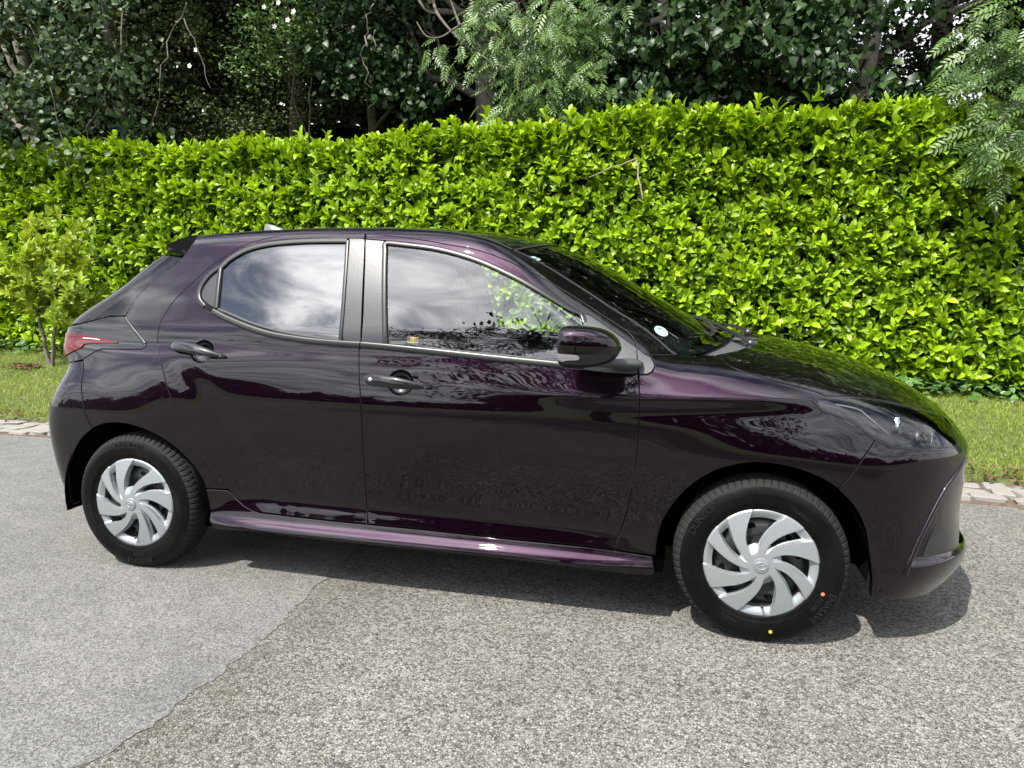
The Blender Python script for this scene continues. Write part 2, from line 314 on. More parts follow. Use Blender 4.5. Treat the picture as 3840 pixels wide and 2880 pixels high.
def scatter(tpl,pos,d,up,size,tint,wscale=None):
    V,F_=tpl;Rm=frames(d,up);n=len(pos);s=np.asarray(size).reshape(-1,1,1)
    T=V[None]*(s if wscale is None else s*np.stack([np.ones(n),wscale,np.ones(n)],1)[:,None,:])
    P=np.einsum('nij,nvj->nvi',Rm,T)+pos[:,None,:]
    Fa=(F_[None]+(np.arange(n)*len(V))[:,None,None]).reshape(-1,3)
    return P.reshape(-1,3),Fa,np.repeat(tint,len(V))
def leafobj(name,parts,m_,parent=None,smooth=True):
    Vs=[];Fs=[];Ts=[];k=0
    for V,F_,t in parts: Vs.append(V);Fs.append(F_+k);Ts.append(t);k+=len(V)
    V=np.vstack(Vs);F_=np.vstack(Fs);t=np.concatenate(Ts).astype(np.float32)
    me=meshdata(name,V,F_,None,smooth,[m_]);a=me.attributes.new('tint','FLOAT','POINT');
    if len(me.vertices)==len(t): a.data.foreach_set('value',t)
    return obj(name,me,parent)
def unit(n): 
    v=rng.normal(size=(n,3));return v/np.linalg.norm(v,axis=1)[:,None]
def tube_mesh(paths):
    """paths: list of (points, radii) -> one tapered mesh"""
    V=[];F_=[];k=0;m=7
    for P,r in paths:
        P=np.asarray(P,float);r=np.asarray(r,float);t=np.gradient(P,axis=0);t/=np.maximum(np.linalg.norm(t,axis=1)[:,None],1e-6)
        a=np.cross(t,[.31,.2,.93]);a/=np.maximum(np.linalg.norm(a,axis=1)[:,None],1e-6);b=np.cross(t,a)
        for i in range(len(P)):
            for j in range(m):
                f=2*math.pi*j/m;V.append(P[i]+r[i]*(a[i]*math.cos(f)+b[i]*math.sin(f)))
        for i in range(len(P)-1):
            for j in range(m): F_.append((k+i*m+j,k+i*m+(j+1)%m,k+(i+1)*m+(j+1)%m,k+(i+1)*m+j))
        k+=len(P)*m
    return np.array(V),np.array(F_)
def wander(a,b,n,amp):
    a=np.array(a,float);b=np.array(b,float);t=np.linspace(0,1,n)[:,None];P=a+(b-a)*t;w=np.cumsum(rng.normal(0,amp,(n,3)),0);w-=w[-1]*t;return P+w
M['bark']=simple('grey_bark',(.11,.095,.075),.9,bump=.8,bscale=25,var=.35)
M['twig']=simple('pale_twig',(.24,.20,.15),.85,var=.3,bscale=15)
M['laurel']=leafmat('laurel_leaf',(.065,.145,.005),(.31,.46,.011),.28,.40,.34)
M['laurel_old']=leafmat('laurel_leaf_older',(.040,.090,.006),(.125,.215,.012),.18,.42,.35)  # darker green of the older inner leaves
M['litter']=leafmat('dead_leaf',(.055,.030,.015),(.17,.095,.045),.05,.8,.2)
# ------------------------------------------------------------------ the laurel hedge
HX0,HX1=-13.5,8.0
def hedge_face(x,z):  # y of the clipped face
    return 4.34+.05*np.sin(x*.9)+.04*np.sin(x*2.3+z*1.7)+.035*np.sin(z*3.1+x*.7)+.035*(z-1.6)
def hedge_top(x): return 2.98+.05*np.sin(x*.8+1)+.05*np.sin(x*2.7)+np.interp(x,[-9,-4,0,3.2,4.5],[-.10,-.03,.06,.05,.16])
hedge=empty('laurel_hedge',(0,4.9,0))
tag(hedge,'long clipped cherry laurel hedge with glossy yellow-green leaves behind the car','hedge')
LT=leaf_tpl('laurel')
def hedge_leaves(ns,face):
    if face=='front':
        x=rng.uniform(HX0,HX1,ns);z=rng.uniform(.42,3.0,ns);y=hedge_face(x,z)+rng.uniform(-.03,.14,ns);nrm=np.tile([0,-1.,.28],(ns,1))
        z=np.minimum(z,hedge_top(x));z=np.maximum(z,lawn_z(x,y)+.12)
    else:
        x=rng.uniform(HX0,HX1,ns);y=4.36+rng.uniform(0,1,ns)**1.5*1.3;z=hedge_top(x)+rng.uniform(-.16,.03,ns)+(rng.random(ns)<.05)*rng.uniform(.05,.22,ns);nrm=np.tile([0,-.35,1.],(ns,1))
    ax=nrm/np.linalg.norm(nrm,axis=1)[:,None]+np.array([0,0,.35])+rng.normal(0,.42,(ns,3));ax/=np.linalg.norm(ax,axis=1)[:,None]
    return np.stack([x,y,z],1),ax
def whorls(base,ax,per,size,spread=.85,ln=.13):
    n=len(base);out=[]
    a=np.cross(ax,rng.normal(size=(n,3)));a/=np.linalg.norm(a,axis=1)[:,None];b=np.cross(ax,a)
    vig=rng.uniform(.25,.95,n)
    for k in range(per):
        f=k*2.4+rng.normal(0,.25,n);t=(k+.5)/per;sp=spread*(1.15-.75*t)+rng.normal(0,.12,n)
        rad=a*np.cos(f)[:,None]+b*np.sin(f)[:,None]
        d=ax*np.cos(sp)[:,None]+rad*np.sin(sp)[:,None]
        pos=base-ax*(ln*(1-t))
        up=ax*np.sin(sp)[:,None]-rad*np.cos(sp)[:,None]+rng.normal(0,.18,(n,3))
        sz=size*(.72+.45*rng.random(n))*(1.08-.35*abs(t-.45))
        tint=np.clip(vig*.75+.35*t-.1+rng.normal(0,.08,n),0,1)
        out.append((pos,d,up,sz,tint))
    return [np.concatenate(c) for c in zip(*out)]
b1,a1=hedge_leaves(9600,'front');b2,a2=hedge_leaves(3800,'top')
W1=whorls(np.vstack([b1,b2]),np.vstack([a1,a2]),7,.128,1.08)
# the three hundred leaves that show largest are single leaves, the rest one mass
vis=CAMP-W1[0];dist=np.linalg.norm(vis,axis=1);px_=(W1[0]-CAMP)@CR/((W1[0]-CAMP)@CD)*FPX+1920;py_=1440-(W1[0]-CAMP)@CU/((W1[0]-CAMP)@CD)*FPX
fac=np.abs((vis/dist[:,None]*(W1[2]/np.linalg.norm(W1[2],axis=1)[:,None])).sum(1))
score=W1[3]*fac/dist*((px_>0)&(px_<3840)&(py_>300)&(py_<1500))*(W1[0][:,1]<4.34)
big=np.argsort(-score)[:300];rest=np.setdiff1d(np.arange(len(dist)),big)
leafobj('foliage',[scatter(LT,*[c[rest] for c in W1])],M['laurel'],hedge)['kind']='stuff'
hedge.children[0].location=(0,-4.9,0)
lm=[]
for i in range(6):
    V,F_=LT;V2=V.copy();V2[:,2]+=.05*math.sin(i)*V[:,0]**2;me=meshdata('leaf',V2,F_,None,True,[M['laurel']]);a=me.attributes.new('tint','FLOAT','POINT');a.data.foreach_set('value',np.full(len(me.vertices),.35+.11*i,np.float32));lm.append(me)
Rm=frames(W1[1][big],W1[2][big])
for i,k in enumerate(big):
    o=obj('leaf',lm[int(np.clip((W1[4][k]-.35)/.11,0,5))],hedge);mw=Matrix(Rm[i].tolist()).to_4x4();mw.translation=Vector(W1[0][k])-Vector((0,4.9,0));s=float(W1[3][k]);o.matrix_local=mw@Matrix.Diagonal((s,s,s,1))
# older inner leaves and branches
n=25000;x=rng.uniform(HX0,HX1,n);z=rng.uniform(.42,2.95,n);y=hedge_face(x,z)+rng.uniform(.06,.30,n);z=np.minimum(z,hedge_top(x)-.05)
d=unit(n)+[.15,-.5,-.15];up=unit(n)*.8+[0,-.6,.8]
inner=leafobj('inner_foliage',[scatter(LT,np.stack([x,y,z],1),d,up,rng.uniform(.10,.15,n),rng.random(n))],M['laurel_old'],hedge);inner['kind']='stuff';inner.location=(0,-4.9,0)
paths=[]
for x in np.arange(HX0,HX1,.42):
    x0=x+rng.normal(0,.08);y0=4.95+rng.normal(0,.12);z0=float(lawn_z(x0,y0))-.05
    for k in range(3):
        e=(x0+rng.normal(0,.3),5.0+rng.uniform(0,.4),rng.uniform(1.8,2.6));paths.append((wander((x0,y0,z0),e,9,.02),np.linspace(.022,.006,9)))
V,F_=tube_mesh(paths);st=mk('branches',V,F_,M['bark'],hedge);st['kind']='stuff';st.location=(0,-4.9,0)
# dense dark heart of old wood and leaves
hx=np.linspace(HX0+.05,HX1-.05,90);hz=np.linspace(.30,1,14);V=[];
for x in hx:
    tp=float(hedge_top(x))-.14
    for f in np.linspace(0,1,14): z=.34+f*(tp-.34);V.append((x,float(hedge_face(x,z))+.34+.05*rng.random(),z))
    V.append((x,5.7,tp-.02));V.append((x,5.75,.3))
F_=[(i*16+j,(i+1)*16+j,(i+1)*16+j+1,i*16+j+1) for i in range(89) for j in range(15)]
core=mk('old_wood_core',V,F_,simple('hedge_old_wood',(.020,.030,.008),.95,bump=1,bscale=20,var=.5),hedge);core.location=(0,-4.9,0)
# a bare stem caught on the face
pth=wander((.42,4.18,2.62),(.50,4.16,2.20),8,.008);V,F_=tube_mesh([(pth,np.linspace(.010,.007,8)),(wander((.42,4.18,2.60),(-.06,4.17,2.42),8,.01),np.linspace(.006,.003,8))]);tag(mk('dead_twig',V,F_,M['twig'],None),'pale bare twig hanging on the hedge face above the car roof','twig')
# ------------------------------------------------------------------ grass, litter, ground ivy
M['grass']=leafmat('grass_blade',(.09,.15,.018),(.34,.40,.07),.25,.55,.25)
def grass(name,x0,x1,y0,y1,n,hh):
    x=rng.uniform(x0,x1,n);y=rng.uniform(y0,y1,n);k=y>kerb_y(x)+.40+.06*np.sin(x*9)+.05*np.sin(x*23);x=x[k];y=y[k];n=len(x)
    tp=(np.array([(0,-.035,0),(0,.035,0),(.55,.028,.10),(.55,-.028,.10),(1,0,.0)],float)*[1,1.3,1],np.array([(0,1,2),(0,2,3),(3,2,4)]))
    d=np.stack([rng.normal(0,.65,n),rng.normal(0,.65,n),np.ones(n)],1);patch=.5+.5*np.sin(x*2.1+np.sin(y*3))*np.sin(y*2.7+x)
    return scatter(tp,np.stack([x,y,lawn_z(x,y)-.004],1),d,unit(n),hh*rng.uniform(.6,1.4,n),np.clip(.25+.5*patch*.5+rng.normal(0,.2,n),0,1))
g=leafobj('grass',[grass('l',-9.5,-3.0,1.5,4.6,62000,.045),grass('m',-3.0,1.7,1.5,4.6,26000,.045),grass('r',1.7,5.2,1.5,4.7,44000,.045)],M['grass'],smooth=False);tag(g,'short mown lawn grass on the bank in front of the hedge','grass',kind='stuff')
n=260;x=np.concatenate([rng.uniform(1.9,4.6,n),rng.uniform(-6.5,-3.2,n//2)]);y=kerb_y(x)+np.abs(rng.normal(.46,.10,len(x)));d=unit(len(x));d[:,2]*=.2;up=unit(len(x))*.4+[0,0,1]
lt=leafobj('leaf_litter',[scatter(leaf_tpl('oval'),np.stack([x,y,np.maximum(lawn_z(x,y),.02)+.022],1),d,up,rng.uniform(.03,.075,len(x)),rng.random(len(x)))],M['litter']);tag(lt,'brown dead leaves gathered along the stone kerb','leaf litter',kind='stuff')
M['ivy']=leafmat('ivy_leaf',(.018,.055,.012),(.10,.19,.045),.15,.35,.5)
n=1500;x=np.concatenate([rng.uniform(1.6,5.0,n),rng.uniform(-9.5,-5.0,n//2)]);y=4.45-np.abs(rng.normal(0,.20,len(x)));z=lawn_z(x,y)+rng.uniform(.02,.14,len(x));d=unit(len(x));d[:,2]*=.3;up=unit(len(x))*.5+[0,-.35,1]
iv=leafobj('ground_ivy',[scatter(leaf_tpl('ivy'),np.stack([x,y,z],1),d,up,rng.uniform(.05,.10,len(x)),rng.random(len(x)))],M['ivy']);tag(iv,'low ivy creeping along the foot of the hedge','ivy',kind='stuff')
# ash leaflets fallen on the kerb at the right
tp=ash_tpl();V,F_,t=scatter(tp,np.array([[2.86,1.98,.05],[2.95,1.93,.06]]),np.array([[1,-.2,.0],[.8,.3,0]]),np.array([[0,0,1.],[.1,0,1]]),np.array([.24,.2]),np.array([.8,.6]));o=leafobj('fallen_leaf_sprig',[(V,F_,t)],M['laurel']);tag(o,'fallen green leaf sprig lying on the kerb stones ahead of the car','leaf')
# ------------------------------------------------------------------ the young shrub on the lawn
def shrub(loc):
    s=empty('young_shrub',loc);tag(s,'young light green shrub with two stems on the lawn behind the car','shrub')
    tips=[];paths=[]
    for e,r in (((-.34,.05,1.15),.026),((.26,-.05,1.05),.024)):
        p=wander((0,0,-.05),(e[0]*.55,e[1],e[2]*.55),8,.012);paths.append((p,np.linspace(r,r*.7,8)));q0=p[-1]
        for k in range(22):
            a=rng.uniform(0,2*math.pi);h_=rng.uniform(-.02,1.30);rad=rng.uniform(.15,.88)*(1.15-.55*h_/1.3)
            ee=q0+np.array([rad*math.cos(a),.6*rad*math.sin(a),h_*(1-.3*rad)]);pp=wander(q0,ee,8,.02);paths.append((pp,np.linspace(r*.5,.003,8)))
            for tt in (3,4,5,6,7): tips.append((pp[tt],pp[tt]-pp[tt-1]))
    V,F_=tube_mesh(paths);mk('stems',V,F_,M['bark'],s)
    base=np.array([t[0] for t in tips]);ax=np.array([t[1] for t in tips]);ax=ax/np.linalg.norm(ax,axis=1)[:,None]+[0,0,.5];ax/=np.linalg.norm(ax,axis=1)[:,None]
    base=np.vstack([base,base+rng.normal(0,.05,base.shape)]);ax=np.vstack([ax,ax+rng.normal(0,.3,ax.shape)]);ax/=np.linalg.norm(ax,axis=1)[:,None]
    Wd=whorls(base,ax,6,.115,1.05,.08);tp=leaf_tpl('oval');m_=leafmat('shrub_leaf',(.11,.19,.015),(.34,.43,.055),.32,.42,.35)
    nn=len(Wd[0]);pick=rng.permutation(nn)[:280];rest=np.setdiff1d(np.arange(nn),pick)
    leafobj('foliage',[scatter(tp,*[c[rest] for c in Wd])],m_,s)['kind']='stuff'
    ms=[]
    for i in range(5):
        me=meshdata('leaf',tp[0],tp[1],None,True,[m_]);a=me.attributes.new('tint','FLOAT','POINT');a.data.foreach_set('value',np.full(len(me.vertices),.2+.18*i,np.float32));ms.append(me)
    Rm=frames(Wd[1][pick],Wd[2][pick])
    for i,k in enumerate(pick):
        o=obj('leaf',ms[int(np.clip((Wd[4][k]-.1)*5.5,0,4))],s);mw=Matrix(Rm[i].tolist()).to_4x4();mw.translation=Vector(Wd[0][k]);z=float(Wd[3][k]);o.matrix_local=mw@Matrix.Diagonal((z,z,z,1))
shrub((-6.30,3.55,float(lawn_z(-6.30,3.55))))
x=rng.uniform(-6.75,-6.35,160);y=rng.uniform(3.32,3.5,160);d=unit(160);d[:,2]*=.2
tag(leafobj('bark_mulch',[scatter(leaf_tpl('quad'),np.stack([x,y,lawn_z(x,y)+.03],1),d,unit(160)*.4+[0,0,1],rng.uniform(.03,.06,160),rng.random(160))],M['litter']),'small patch of brown mulch on the lawn beside the shrub','mulch',kind='stuff')
# ------------------------------------------------------------------ trees
def at_y(px,py,y):
    v=pixray([(px,py)])[0];t=(y-CAMP[1])/v[1];return CAMP+v*t
def crown_pts(blobs,clump=.26,per=26):
    """points gathered in clumps through the given ellipsoids [(centre, radii, leaves)]"""
    out=[]
    for c,r,n in blobs:
        k=max(3,n//per);u=unit(k)*(rng.uniform(.25,1,k)**.45)[:,None];cc=np.array(c)+u*np.array(r)
        i=rng.integers(0,k,n);out.append(cc[i]+rng.normal(0,clump,(n,3))*np.array([1,1,.75]))
    return np.vstack(out)
def foliage(pts,tpl,size,droop=.5,tlo=0,thi=1,face=.5):
    n=len(pts);d=unit(n);d[:,2]=d[:,2]*.5-droop;up=unit(n)*.7+np.array([0,-face,.7])
    return scatter(tpl,pts,d,up,size*rng.uniform(.65,1.3,n),np.clip(rng.uniform(tlo,thi,n)+rng.normal(0,.05,n),0,1))
def tree(name,label,base,trunk,leaves,m_,cat='tree',group=None,flowers=None,barkm=None):
    b=np.array(base,float);t=empty(name,tuple(b));tag(t,label,cat,group)
    V,F_=tube_mesh([(np.asarray(p)-b,r) for p,r in trunk]);mk('trunk',V,F_,barkm or M['bark'],t)
    L=[(V-b,F_,c) for V,F_,c in leaves];o=leafobj('crown',L,m_,t);o['kind']='stuff'
    if flowers is not None:
        fo=mk('blossom',flowers[0]-b,flowers[1],simple('white_petal',(.75,.72,.66),.7),t,smooth=False);fo['kind']='stuff'
    return t
def limbs(base,top,n,r,spread,amp=.10):
    base=np.array(base,float);top=np.array(top,float);p=wander(base,top,14,amp*.5);out=[(p,np.linspace(r,r*.35,14))]
    for k in range(n):
        i=rng.integers(4,13);a=rng.uniform(0,2*math.pi);e=p[i]+np.array([spread*math.cos(a),spread*math.sin(a),rng.uniform(.2,1.)*spread]);q_=wander(p[i],e,9,amp);out.append((q_,np.linspace(r*.35,r*.06,9)))
        for j in range(3):
            s=rng.integers(3,8);e2=q_[s]+unit(1)[0]*spread*.5;out.append((wander(q_[s],e2,6,amp*.6),np.linspace(r*.12,r*.03,6)))
    return out
M['poplar']=leafmat('poplar_leaf',(.014,.033,.010),(.085,.13,.055),.15,.45,.25)
M['thorn']=leafmat('thorn_leaf',(.012,.024,.006),(.062,.085,.018),.18,.5,.25)
M['ash']=leafmat('ash_leaf',(.030,.070,.016),(.125,.205,.055),.25,.42,.4)
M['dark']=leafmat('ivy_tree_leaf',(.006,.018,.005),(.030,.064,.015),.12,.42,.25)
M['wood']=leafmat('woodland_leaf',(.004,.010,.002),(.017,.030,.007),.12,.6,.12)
M['canopy']=leafmat('canopy_leaf',(.03,.07,.015),(.10,.17,.04),.15,.5,.3)
Q=leaf_tpl('quad');RO=leaf_tpl('round');IV=leaf_tpl('ivy');AT=ash_tpl();OV=leaf_tpl('oval')
def P3(px,py,y): return tuple(at_y(px,py,y))
def twigs(pairs,r=.010):
    return [(wander(P3(*a),P3(*b),10,.035),np.linspace(r,r*.25,10)) for a,b in pairs]
# grey poplar at the left
pb=[(P3(150,150,5.0),(1.3,.8,.8),1500),(P3(330,330,4.9),(.9,.6,.55),800),(P3(60,480,4.4),(.75,.35,.45),480),(P3(230,560,4.25),(.28,.22,.40),130),(P3(430,120,5.6),(.9,.6,.7),500),(P3(450,480,4.9),(.5,.3,.25),170),((-8.2,3.0,6.6),(2.2,1.6,1.5),1600)]
cp=crown_pts(pb,.15,26);tree('poplar_tree','grey poplar with pale round leaves hanging over the left end of the hedge',(-9.2,6.3,.5),limbs((-9.2,6.3,.4),(-8.6,5.6,8),7,.14,1.5)+twigs((((700,20,5.6),(560,500,4.9)),((480,60,5.2),(320,620,4.3)),((420,150,5.2),(470,420,4.9)),((90,60,4.8),(250,640,4.2)),((690,60,5.2),(790,330,5.2)))),[foliage(cp,RO,.085,.55,.0,1)],M['poplar'])
# hawthorn
hb=[(P3(760,330,6.4),(1.3,.9,1.2),5200),(P3(1000,420,6.3),(.9,.7,.7),3200),(P3(1180,330,6.6),(.7,.6,.7),1500),(P3(640,120,6.8),(1.2,.8,.9),3500),(P3(880,560,6.0),(.9,.4,.3),1400)]
cp=crown_pts(hb,.13,95);tree('hawthorn_tree','small-leaved hawthorn with bronze-tinged shoots behind the hedge left of centre',(-3.6,7.2,.5),limbs((-3.6,7.2,.4),(-3.9,7.0,6.5),8,.10,1.2),[foliage(cp,Q,.045,.1,.0,1)],M['thorn'])
# dog rose with a few open flowers
rbp=[(P3(1010,80,5.9),(.55,.4,.5),1100),(P3(1090,180,5.8),(.45,.35,.35),700),(P3(930,250,5.9),(.4,.3,.3),450),(P3(1200,60,6.0),(.35,.3,.35),350)]
cp=crown_pts(rbp,.12,18);fv=[];ff_=[];k=0
for (px,py) in ((991,27),(1045,10),(1102,43),(1030,100),(712,247),(736,187),(1080,75)):
    c=np.array(P3(px,py,5.45))
    for j in range(5):
        a=2*math.pi*j/5;fv+=[c,c+np.array([.026*math.cos(a-.5),-.008,.026*math.sin(a-.5)]),c+np.array([.036*math.cos(a),-.012,.036*math.sin(a)]),c+np.array([.026*math.cos(a+.5),-.008,.026*math.sin(a+.5)])];ff_.append((k,k+1,k+2,k+3));k+=4
tree('wild_rose','wild rose with a few open white flowers, high up left of centre',(-2.8,6.6,.5),twigs((((1180,600,6.4),(1020,40,5.9)),((1100,600,6.4),(1110,180,5.8)),((1180,600,6.4),(1180,20,6.0))),.014)+[(wander((-2.8,6.6,.4),P3(1150,600,6.4),8,.03),np.full(8,.015))],[foliage(cp,OV,.055,.2,.3,1)],M['ash'],'bush',flowers=(np.array(fv),ff_))
# ivy-clad tree left of the ash
ib=[(P3(1290,190,6.0),(.55,.4,.7),700),(P3(1420,270,6.1),(.6,.4,.45),650),(P3(1250,30,6.3),(.7,.5,.5),600),(P3(1480,60,6.6),(.6,.5,.6),500),(P3(1560,380,6.2),(.45,.3,.35),350)]
cp=crown_pts(ib,.12,26);tree('ivy_clad_tree','dark ivy-clad tree in the shade left of the hanging ash boughs',(-1.5,7.4,.5),limbs((-1.5,7.4,.4),(-1.7,7.2,7),6,.15,1.2)+twigs((((1390,0,5.6),(1372,150,5.5)),((1372,150,5.5),(1395,330,5.4)),((1430,100,5.5),(1395,200,5.45))),.012),[foliage(cp,IV,.09,.7,.0,.7)],M['dark'])
# ash in the middle with its bare-stemmed bough
ab=[(P3(2050,150,5.1),(.62,.35,.55),260),(P3(2120,330,5.0),(.40,.3,.35),140),(P3(1980,300,5.0),(.40,.25,.35),120),(P3(1800,200,5.0),(.30,.2,.22),40),(P3(1860,60,5.1),(.45,.3,.25),60),(P3(2180,60,5.3),(.5,.35,.45),120),(P3(1890,400,4.9),(.25,.15,.18),26),(P3(2180,250,5.1),(.25,.2,.4),60),(P3(1620,170,5.0),(.22,.12,.08),14)]
cp=crown_pts(ab,.10,5);n=len(cp);d=unit(n)*[1,.7,.4]+[-.15,-.35,-.65]
A1=scatter(AT,cp,d,unit(n)*.5+[0,-.7,.7],rng.uniform(.16,.25,n),rng.random(n))
bough=[(smoothline([P3(2100,90,5.4),P3(1912,66,5.2),P3(1834,58,5.1),P3(1725,95,5.0),P3(1656,138,4.95),P3(1600,136,4.9),P3(1562,82,4.9)],.05),None),(smoothline([P3(1625,0,5.2),P3(1640,50,5.1),P3(1700,125,5.05),P3(1800,215,5.1),P3(1850,250,5.15)],.05),None),(smoothline([P3(1725,95,5.0),P3(1700,30,5.0),P3(1690,0,5.0)],.05),None),(smoothline([P3(1570,0,5.1),P3(1600,40,5.1),P3(1640,50,5.1)],.05),None),(smoothline([P3(1930,260,5.0),P3(1880,250,4.95),P3(1790,200,4.95)],.05),None)]
bough=[(p,np.linspace(.020,.007,len(p))) for p,_ in bough]
tree('ash_tree','ash with drooping feathered leaves and a bare curving bough above the hedge middle',(.6,6.9,.5),limbs((.6,6.9,.4),(.5,6.4,7.5),5,.12,1.3)+[(wander((.5,6.6,4.8),P3(2100,90,5.4),8,.03),np.linspace(.05,.02,8))]+bough,[A1],M['ash'])
# broad glossy-leaved tree right of the ash
lb=[(P3(2420,130,5.7),(.75,.4,.6),900),(P3(2700,110,5.6),(.75,.4,.5),900),(P3(2560,330,5.9),(.6,.35,.45),550),(P3(2330,330,5.5),(.40,.3,.45),420),(P3(2940,100,5.4),(.55,.35,.45),620),(P3(3080,200,5.2),(.40,.3,.30),330),(P3(2760,300,5.9),(.5,.3,.3),260),(P3(2480,420,5.3),(.45,.2,.18),220),(P3(3180,30,5.4),(.45,.3,.3),350),(P3(3400,300,5.2),(.40,.25,.10),120),(P3(3440,60,6.0),(.25,.25,.25),60)]
cp=crown_pts(lb,.125,30);tree('ivy_covered_tree','tree hung with glossy dark heart-shaped leaves right of the ash',(3.0,7.2,.5),limbs((3.0,7.2,.4),(2.9,6.9,7.5),6,.16,1.2),[foliage(cp,IV,.098,.85,.05,.9,.7)],M['dark'])
# thin-crowned tree with the sky behind it
sb=[(P3(3330,250,7.5),(.8,.6,.6),1500),(P3(3480,140,7.6),(.9,.6,.9),1500),(P3(3560,380,7.4),(.8,.5,.6),1300),(P3(3250,420,7.2),(.7,.4,.4),1100)]
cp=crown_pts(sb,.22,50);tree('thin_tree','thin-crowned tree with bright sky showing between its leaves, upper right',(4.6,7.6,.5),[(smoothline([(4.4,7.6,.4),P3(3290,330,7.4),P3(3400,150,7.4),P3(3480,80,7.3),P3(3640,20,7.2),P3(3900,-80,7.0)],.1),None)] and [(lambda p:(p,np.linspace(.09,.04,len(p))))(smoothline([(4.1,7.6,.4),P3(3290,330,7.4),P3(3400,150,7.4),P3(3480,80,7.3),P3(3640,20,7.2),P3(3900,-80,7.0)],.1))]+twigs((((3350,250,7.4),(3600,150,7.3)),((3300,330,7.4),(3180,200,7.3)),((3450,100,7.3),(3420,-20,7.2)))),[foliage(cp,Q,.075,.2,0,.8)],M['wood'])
# second ash, close at the right edge
rb_=[(P3(3760,120,4.3),(.40,.3,.45),70),(P3(3800,330,4.2),(.30,.25,.35),50),(P3(3790,560,3.9),(.25,.2,.22),36),(P3(3740,500,3.9),(.18,.14,.10),16),(P3(3640,200,4.5),(.25,.2,.3),26),(P3(3900,250,4.2),(.4,.4,.6),60)]
cp=crown_pts(rb_,.09,5);n=len(cp);d=unit(n)*[1,.7,.4]+[-.45,-.25,-.45]
A2=scatter(AT,cp,d,unit(n)*.5+[0,-.6,.8],rng.uniform(.17,.27,n),rng.random(n))
tree('ash_tree','second ash leaning in at the right edge over the hedge end',(6.4,5.9,.5),limbs((6.4,5.9,.4),(6.2,5.4,7.0),4,.11,1.2)+[(wander((6.2,5.5,4.5),P3(3820,200,4.3),8,.04),np.linspace(.04,.014,8)),(wander(P3(3900,300,4.2),P3(3700,480,3.9),8,.03),np.linspace(.018,.005,8))],[A2],M['ash'])
# the tall crowns above the frame and the deep wood behind
for i,(x,y,z,r) in enumerate(((-9.5,7.5,8.5,3.0),(-5.6,6.8,8.8,2.9),(-2.0,6.6,8.6,2.7),(1.3,6.8,8.5,2.6),(4.4,7.4,9.0,2.4),(8.4,7.0,8.5,2.8))):
    cp=crown_pts([((x,y,z),(r,3.2,2.2),3800),((x,y-1.6,z-1.0),(r*.9,1.3,1.2),900)],.34,22)
    nm=('far left','left of the hawthorn','over the wild rose','over the middle ash','at the sky gap','beyond the right edge')[i]
    tree('tall_tree','tall broadleaf trunk rising %s behind the hedge'%nm,(x,y+1.3,.4),limbs((x,y+1.3,.3),(x,y+.6,10),7,.20,2.0),[foliage(cp,OV,.24,.3)],M['canopy'],group='tall trees behind the hedge')
def wood(n,x0,x1,y0,y1,z0,z1,s,gap=True):
    x=rng.uniform(x0,x1,n);y=rng.uniform(y0,y1,n);z=rng.uniform(z0,z1,n);p=np.stack([x,y,z],1)
    w=p-CAMP;px=(w@CR)/(w@CD)*FPX+1920;py=1440-(w@CU)/(w@CD)*FPX
    c=np.sin(x*1.9+z*.7)+np.sin(z*2.3+y*1.1)+np.sin(x*.8-y*1.7);k=(c>-1.6)
    # the crowns part at the upper right, where the photograph shows the sky
    if gap: k&=~((((px-3430)/330)**2+((py-190)/330)**2<1)&(rng.random(n)>.06))
    return foliage(p[k],OV,s,.2,0,.7,.2)
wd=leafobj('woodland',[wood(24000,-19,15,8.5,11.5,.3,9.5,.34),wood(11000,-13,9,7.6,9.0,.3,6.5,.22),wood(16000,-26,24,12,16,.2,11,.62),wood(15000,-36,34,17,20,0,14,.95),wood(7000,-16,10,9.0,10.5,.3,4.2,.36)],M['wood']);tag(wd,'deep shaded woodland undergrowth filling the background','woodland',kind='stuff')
# ------------------------------------------------------------------ the other side of the road (seen mirrored in the paint and glass)
M['verge']=simple('rough_verge',(.05,.075,.02),.95,var=.4,bscale=3,bump=.5)
tag(mk('far_verge',[(-70,-90,.03),(70,-90,.03),(70,-9.5,.03),(-70,-9.5,.03),(70,-9.4,-.02),(-70,-9.4,-.02)],[(0,1,2,3),(3,2,4,5)],M['verge'],None,smooth=False),kind='structure')
gb=[((-3.7,-9.8,5.7),(1.3,1.2,1.6),1500),((-1.6,-9.8,5.9),(1.8,1.4,2.1),3200),((.8,-9.5,6.1),(1.9,1.4,2.2),3800),((2.6,-9.4,4.8),(1.5,1.2,2.0),1800),((-1.5,-9.9,3.0),(2.6,1.4,1.6),2600),((1.6,-9.8,2.8),(2.2,1.4,1.6),2200)]
cp=crown_pts(gb,.20,24);tree('roadside_tree','spreading dark tree across the road, mirrored in the front door glass',(-.4,-10.0,0),limbs((-.4,-10.0,-.05),(-.6,-9.8,7.6),12,.16,1.9),[foliage(cp,Q,.13,.2)],M['dark'])
n=16000;x=rng.uniform(-60,60,n);y=-30+rng.normal(0,.5,n);tp=2.6+1.2*np.sin(x*.31)*np.sin(x*.13+1)+1.1*(np.sin(x*.7)>.55)+2.2*np.exp(-((x+24)/5)**2)+2.6*np.exp(-((x-16)/6)**2);z=rng.uniform(0,1,n)*tp
hc=leafobj('field_hedgerow',[foliage(np.stack([x,y,z],1),Q,.9,.2)],M['dark']);tag(hc,'distant field hedgerow across the road, mirrored in the car doors','hedgerow',kind='stuff')
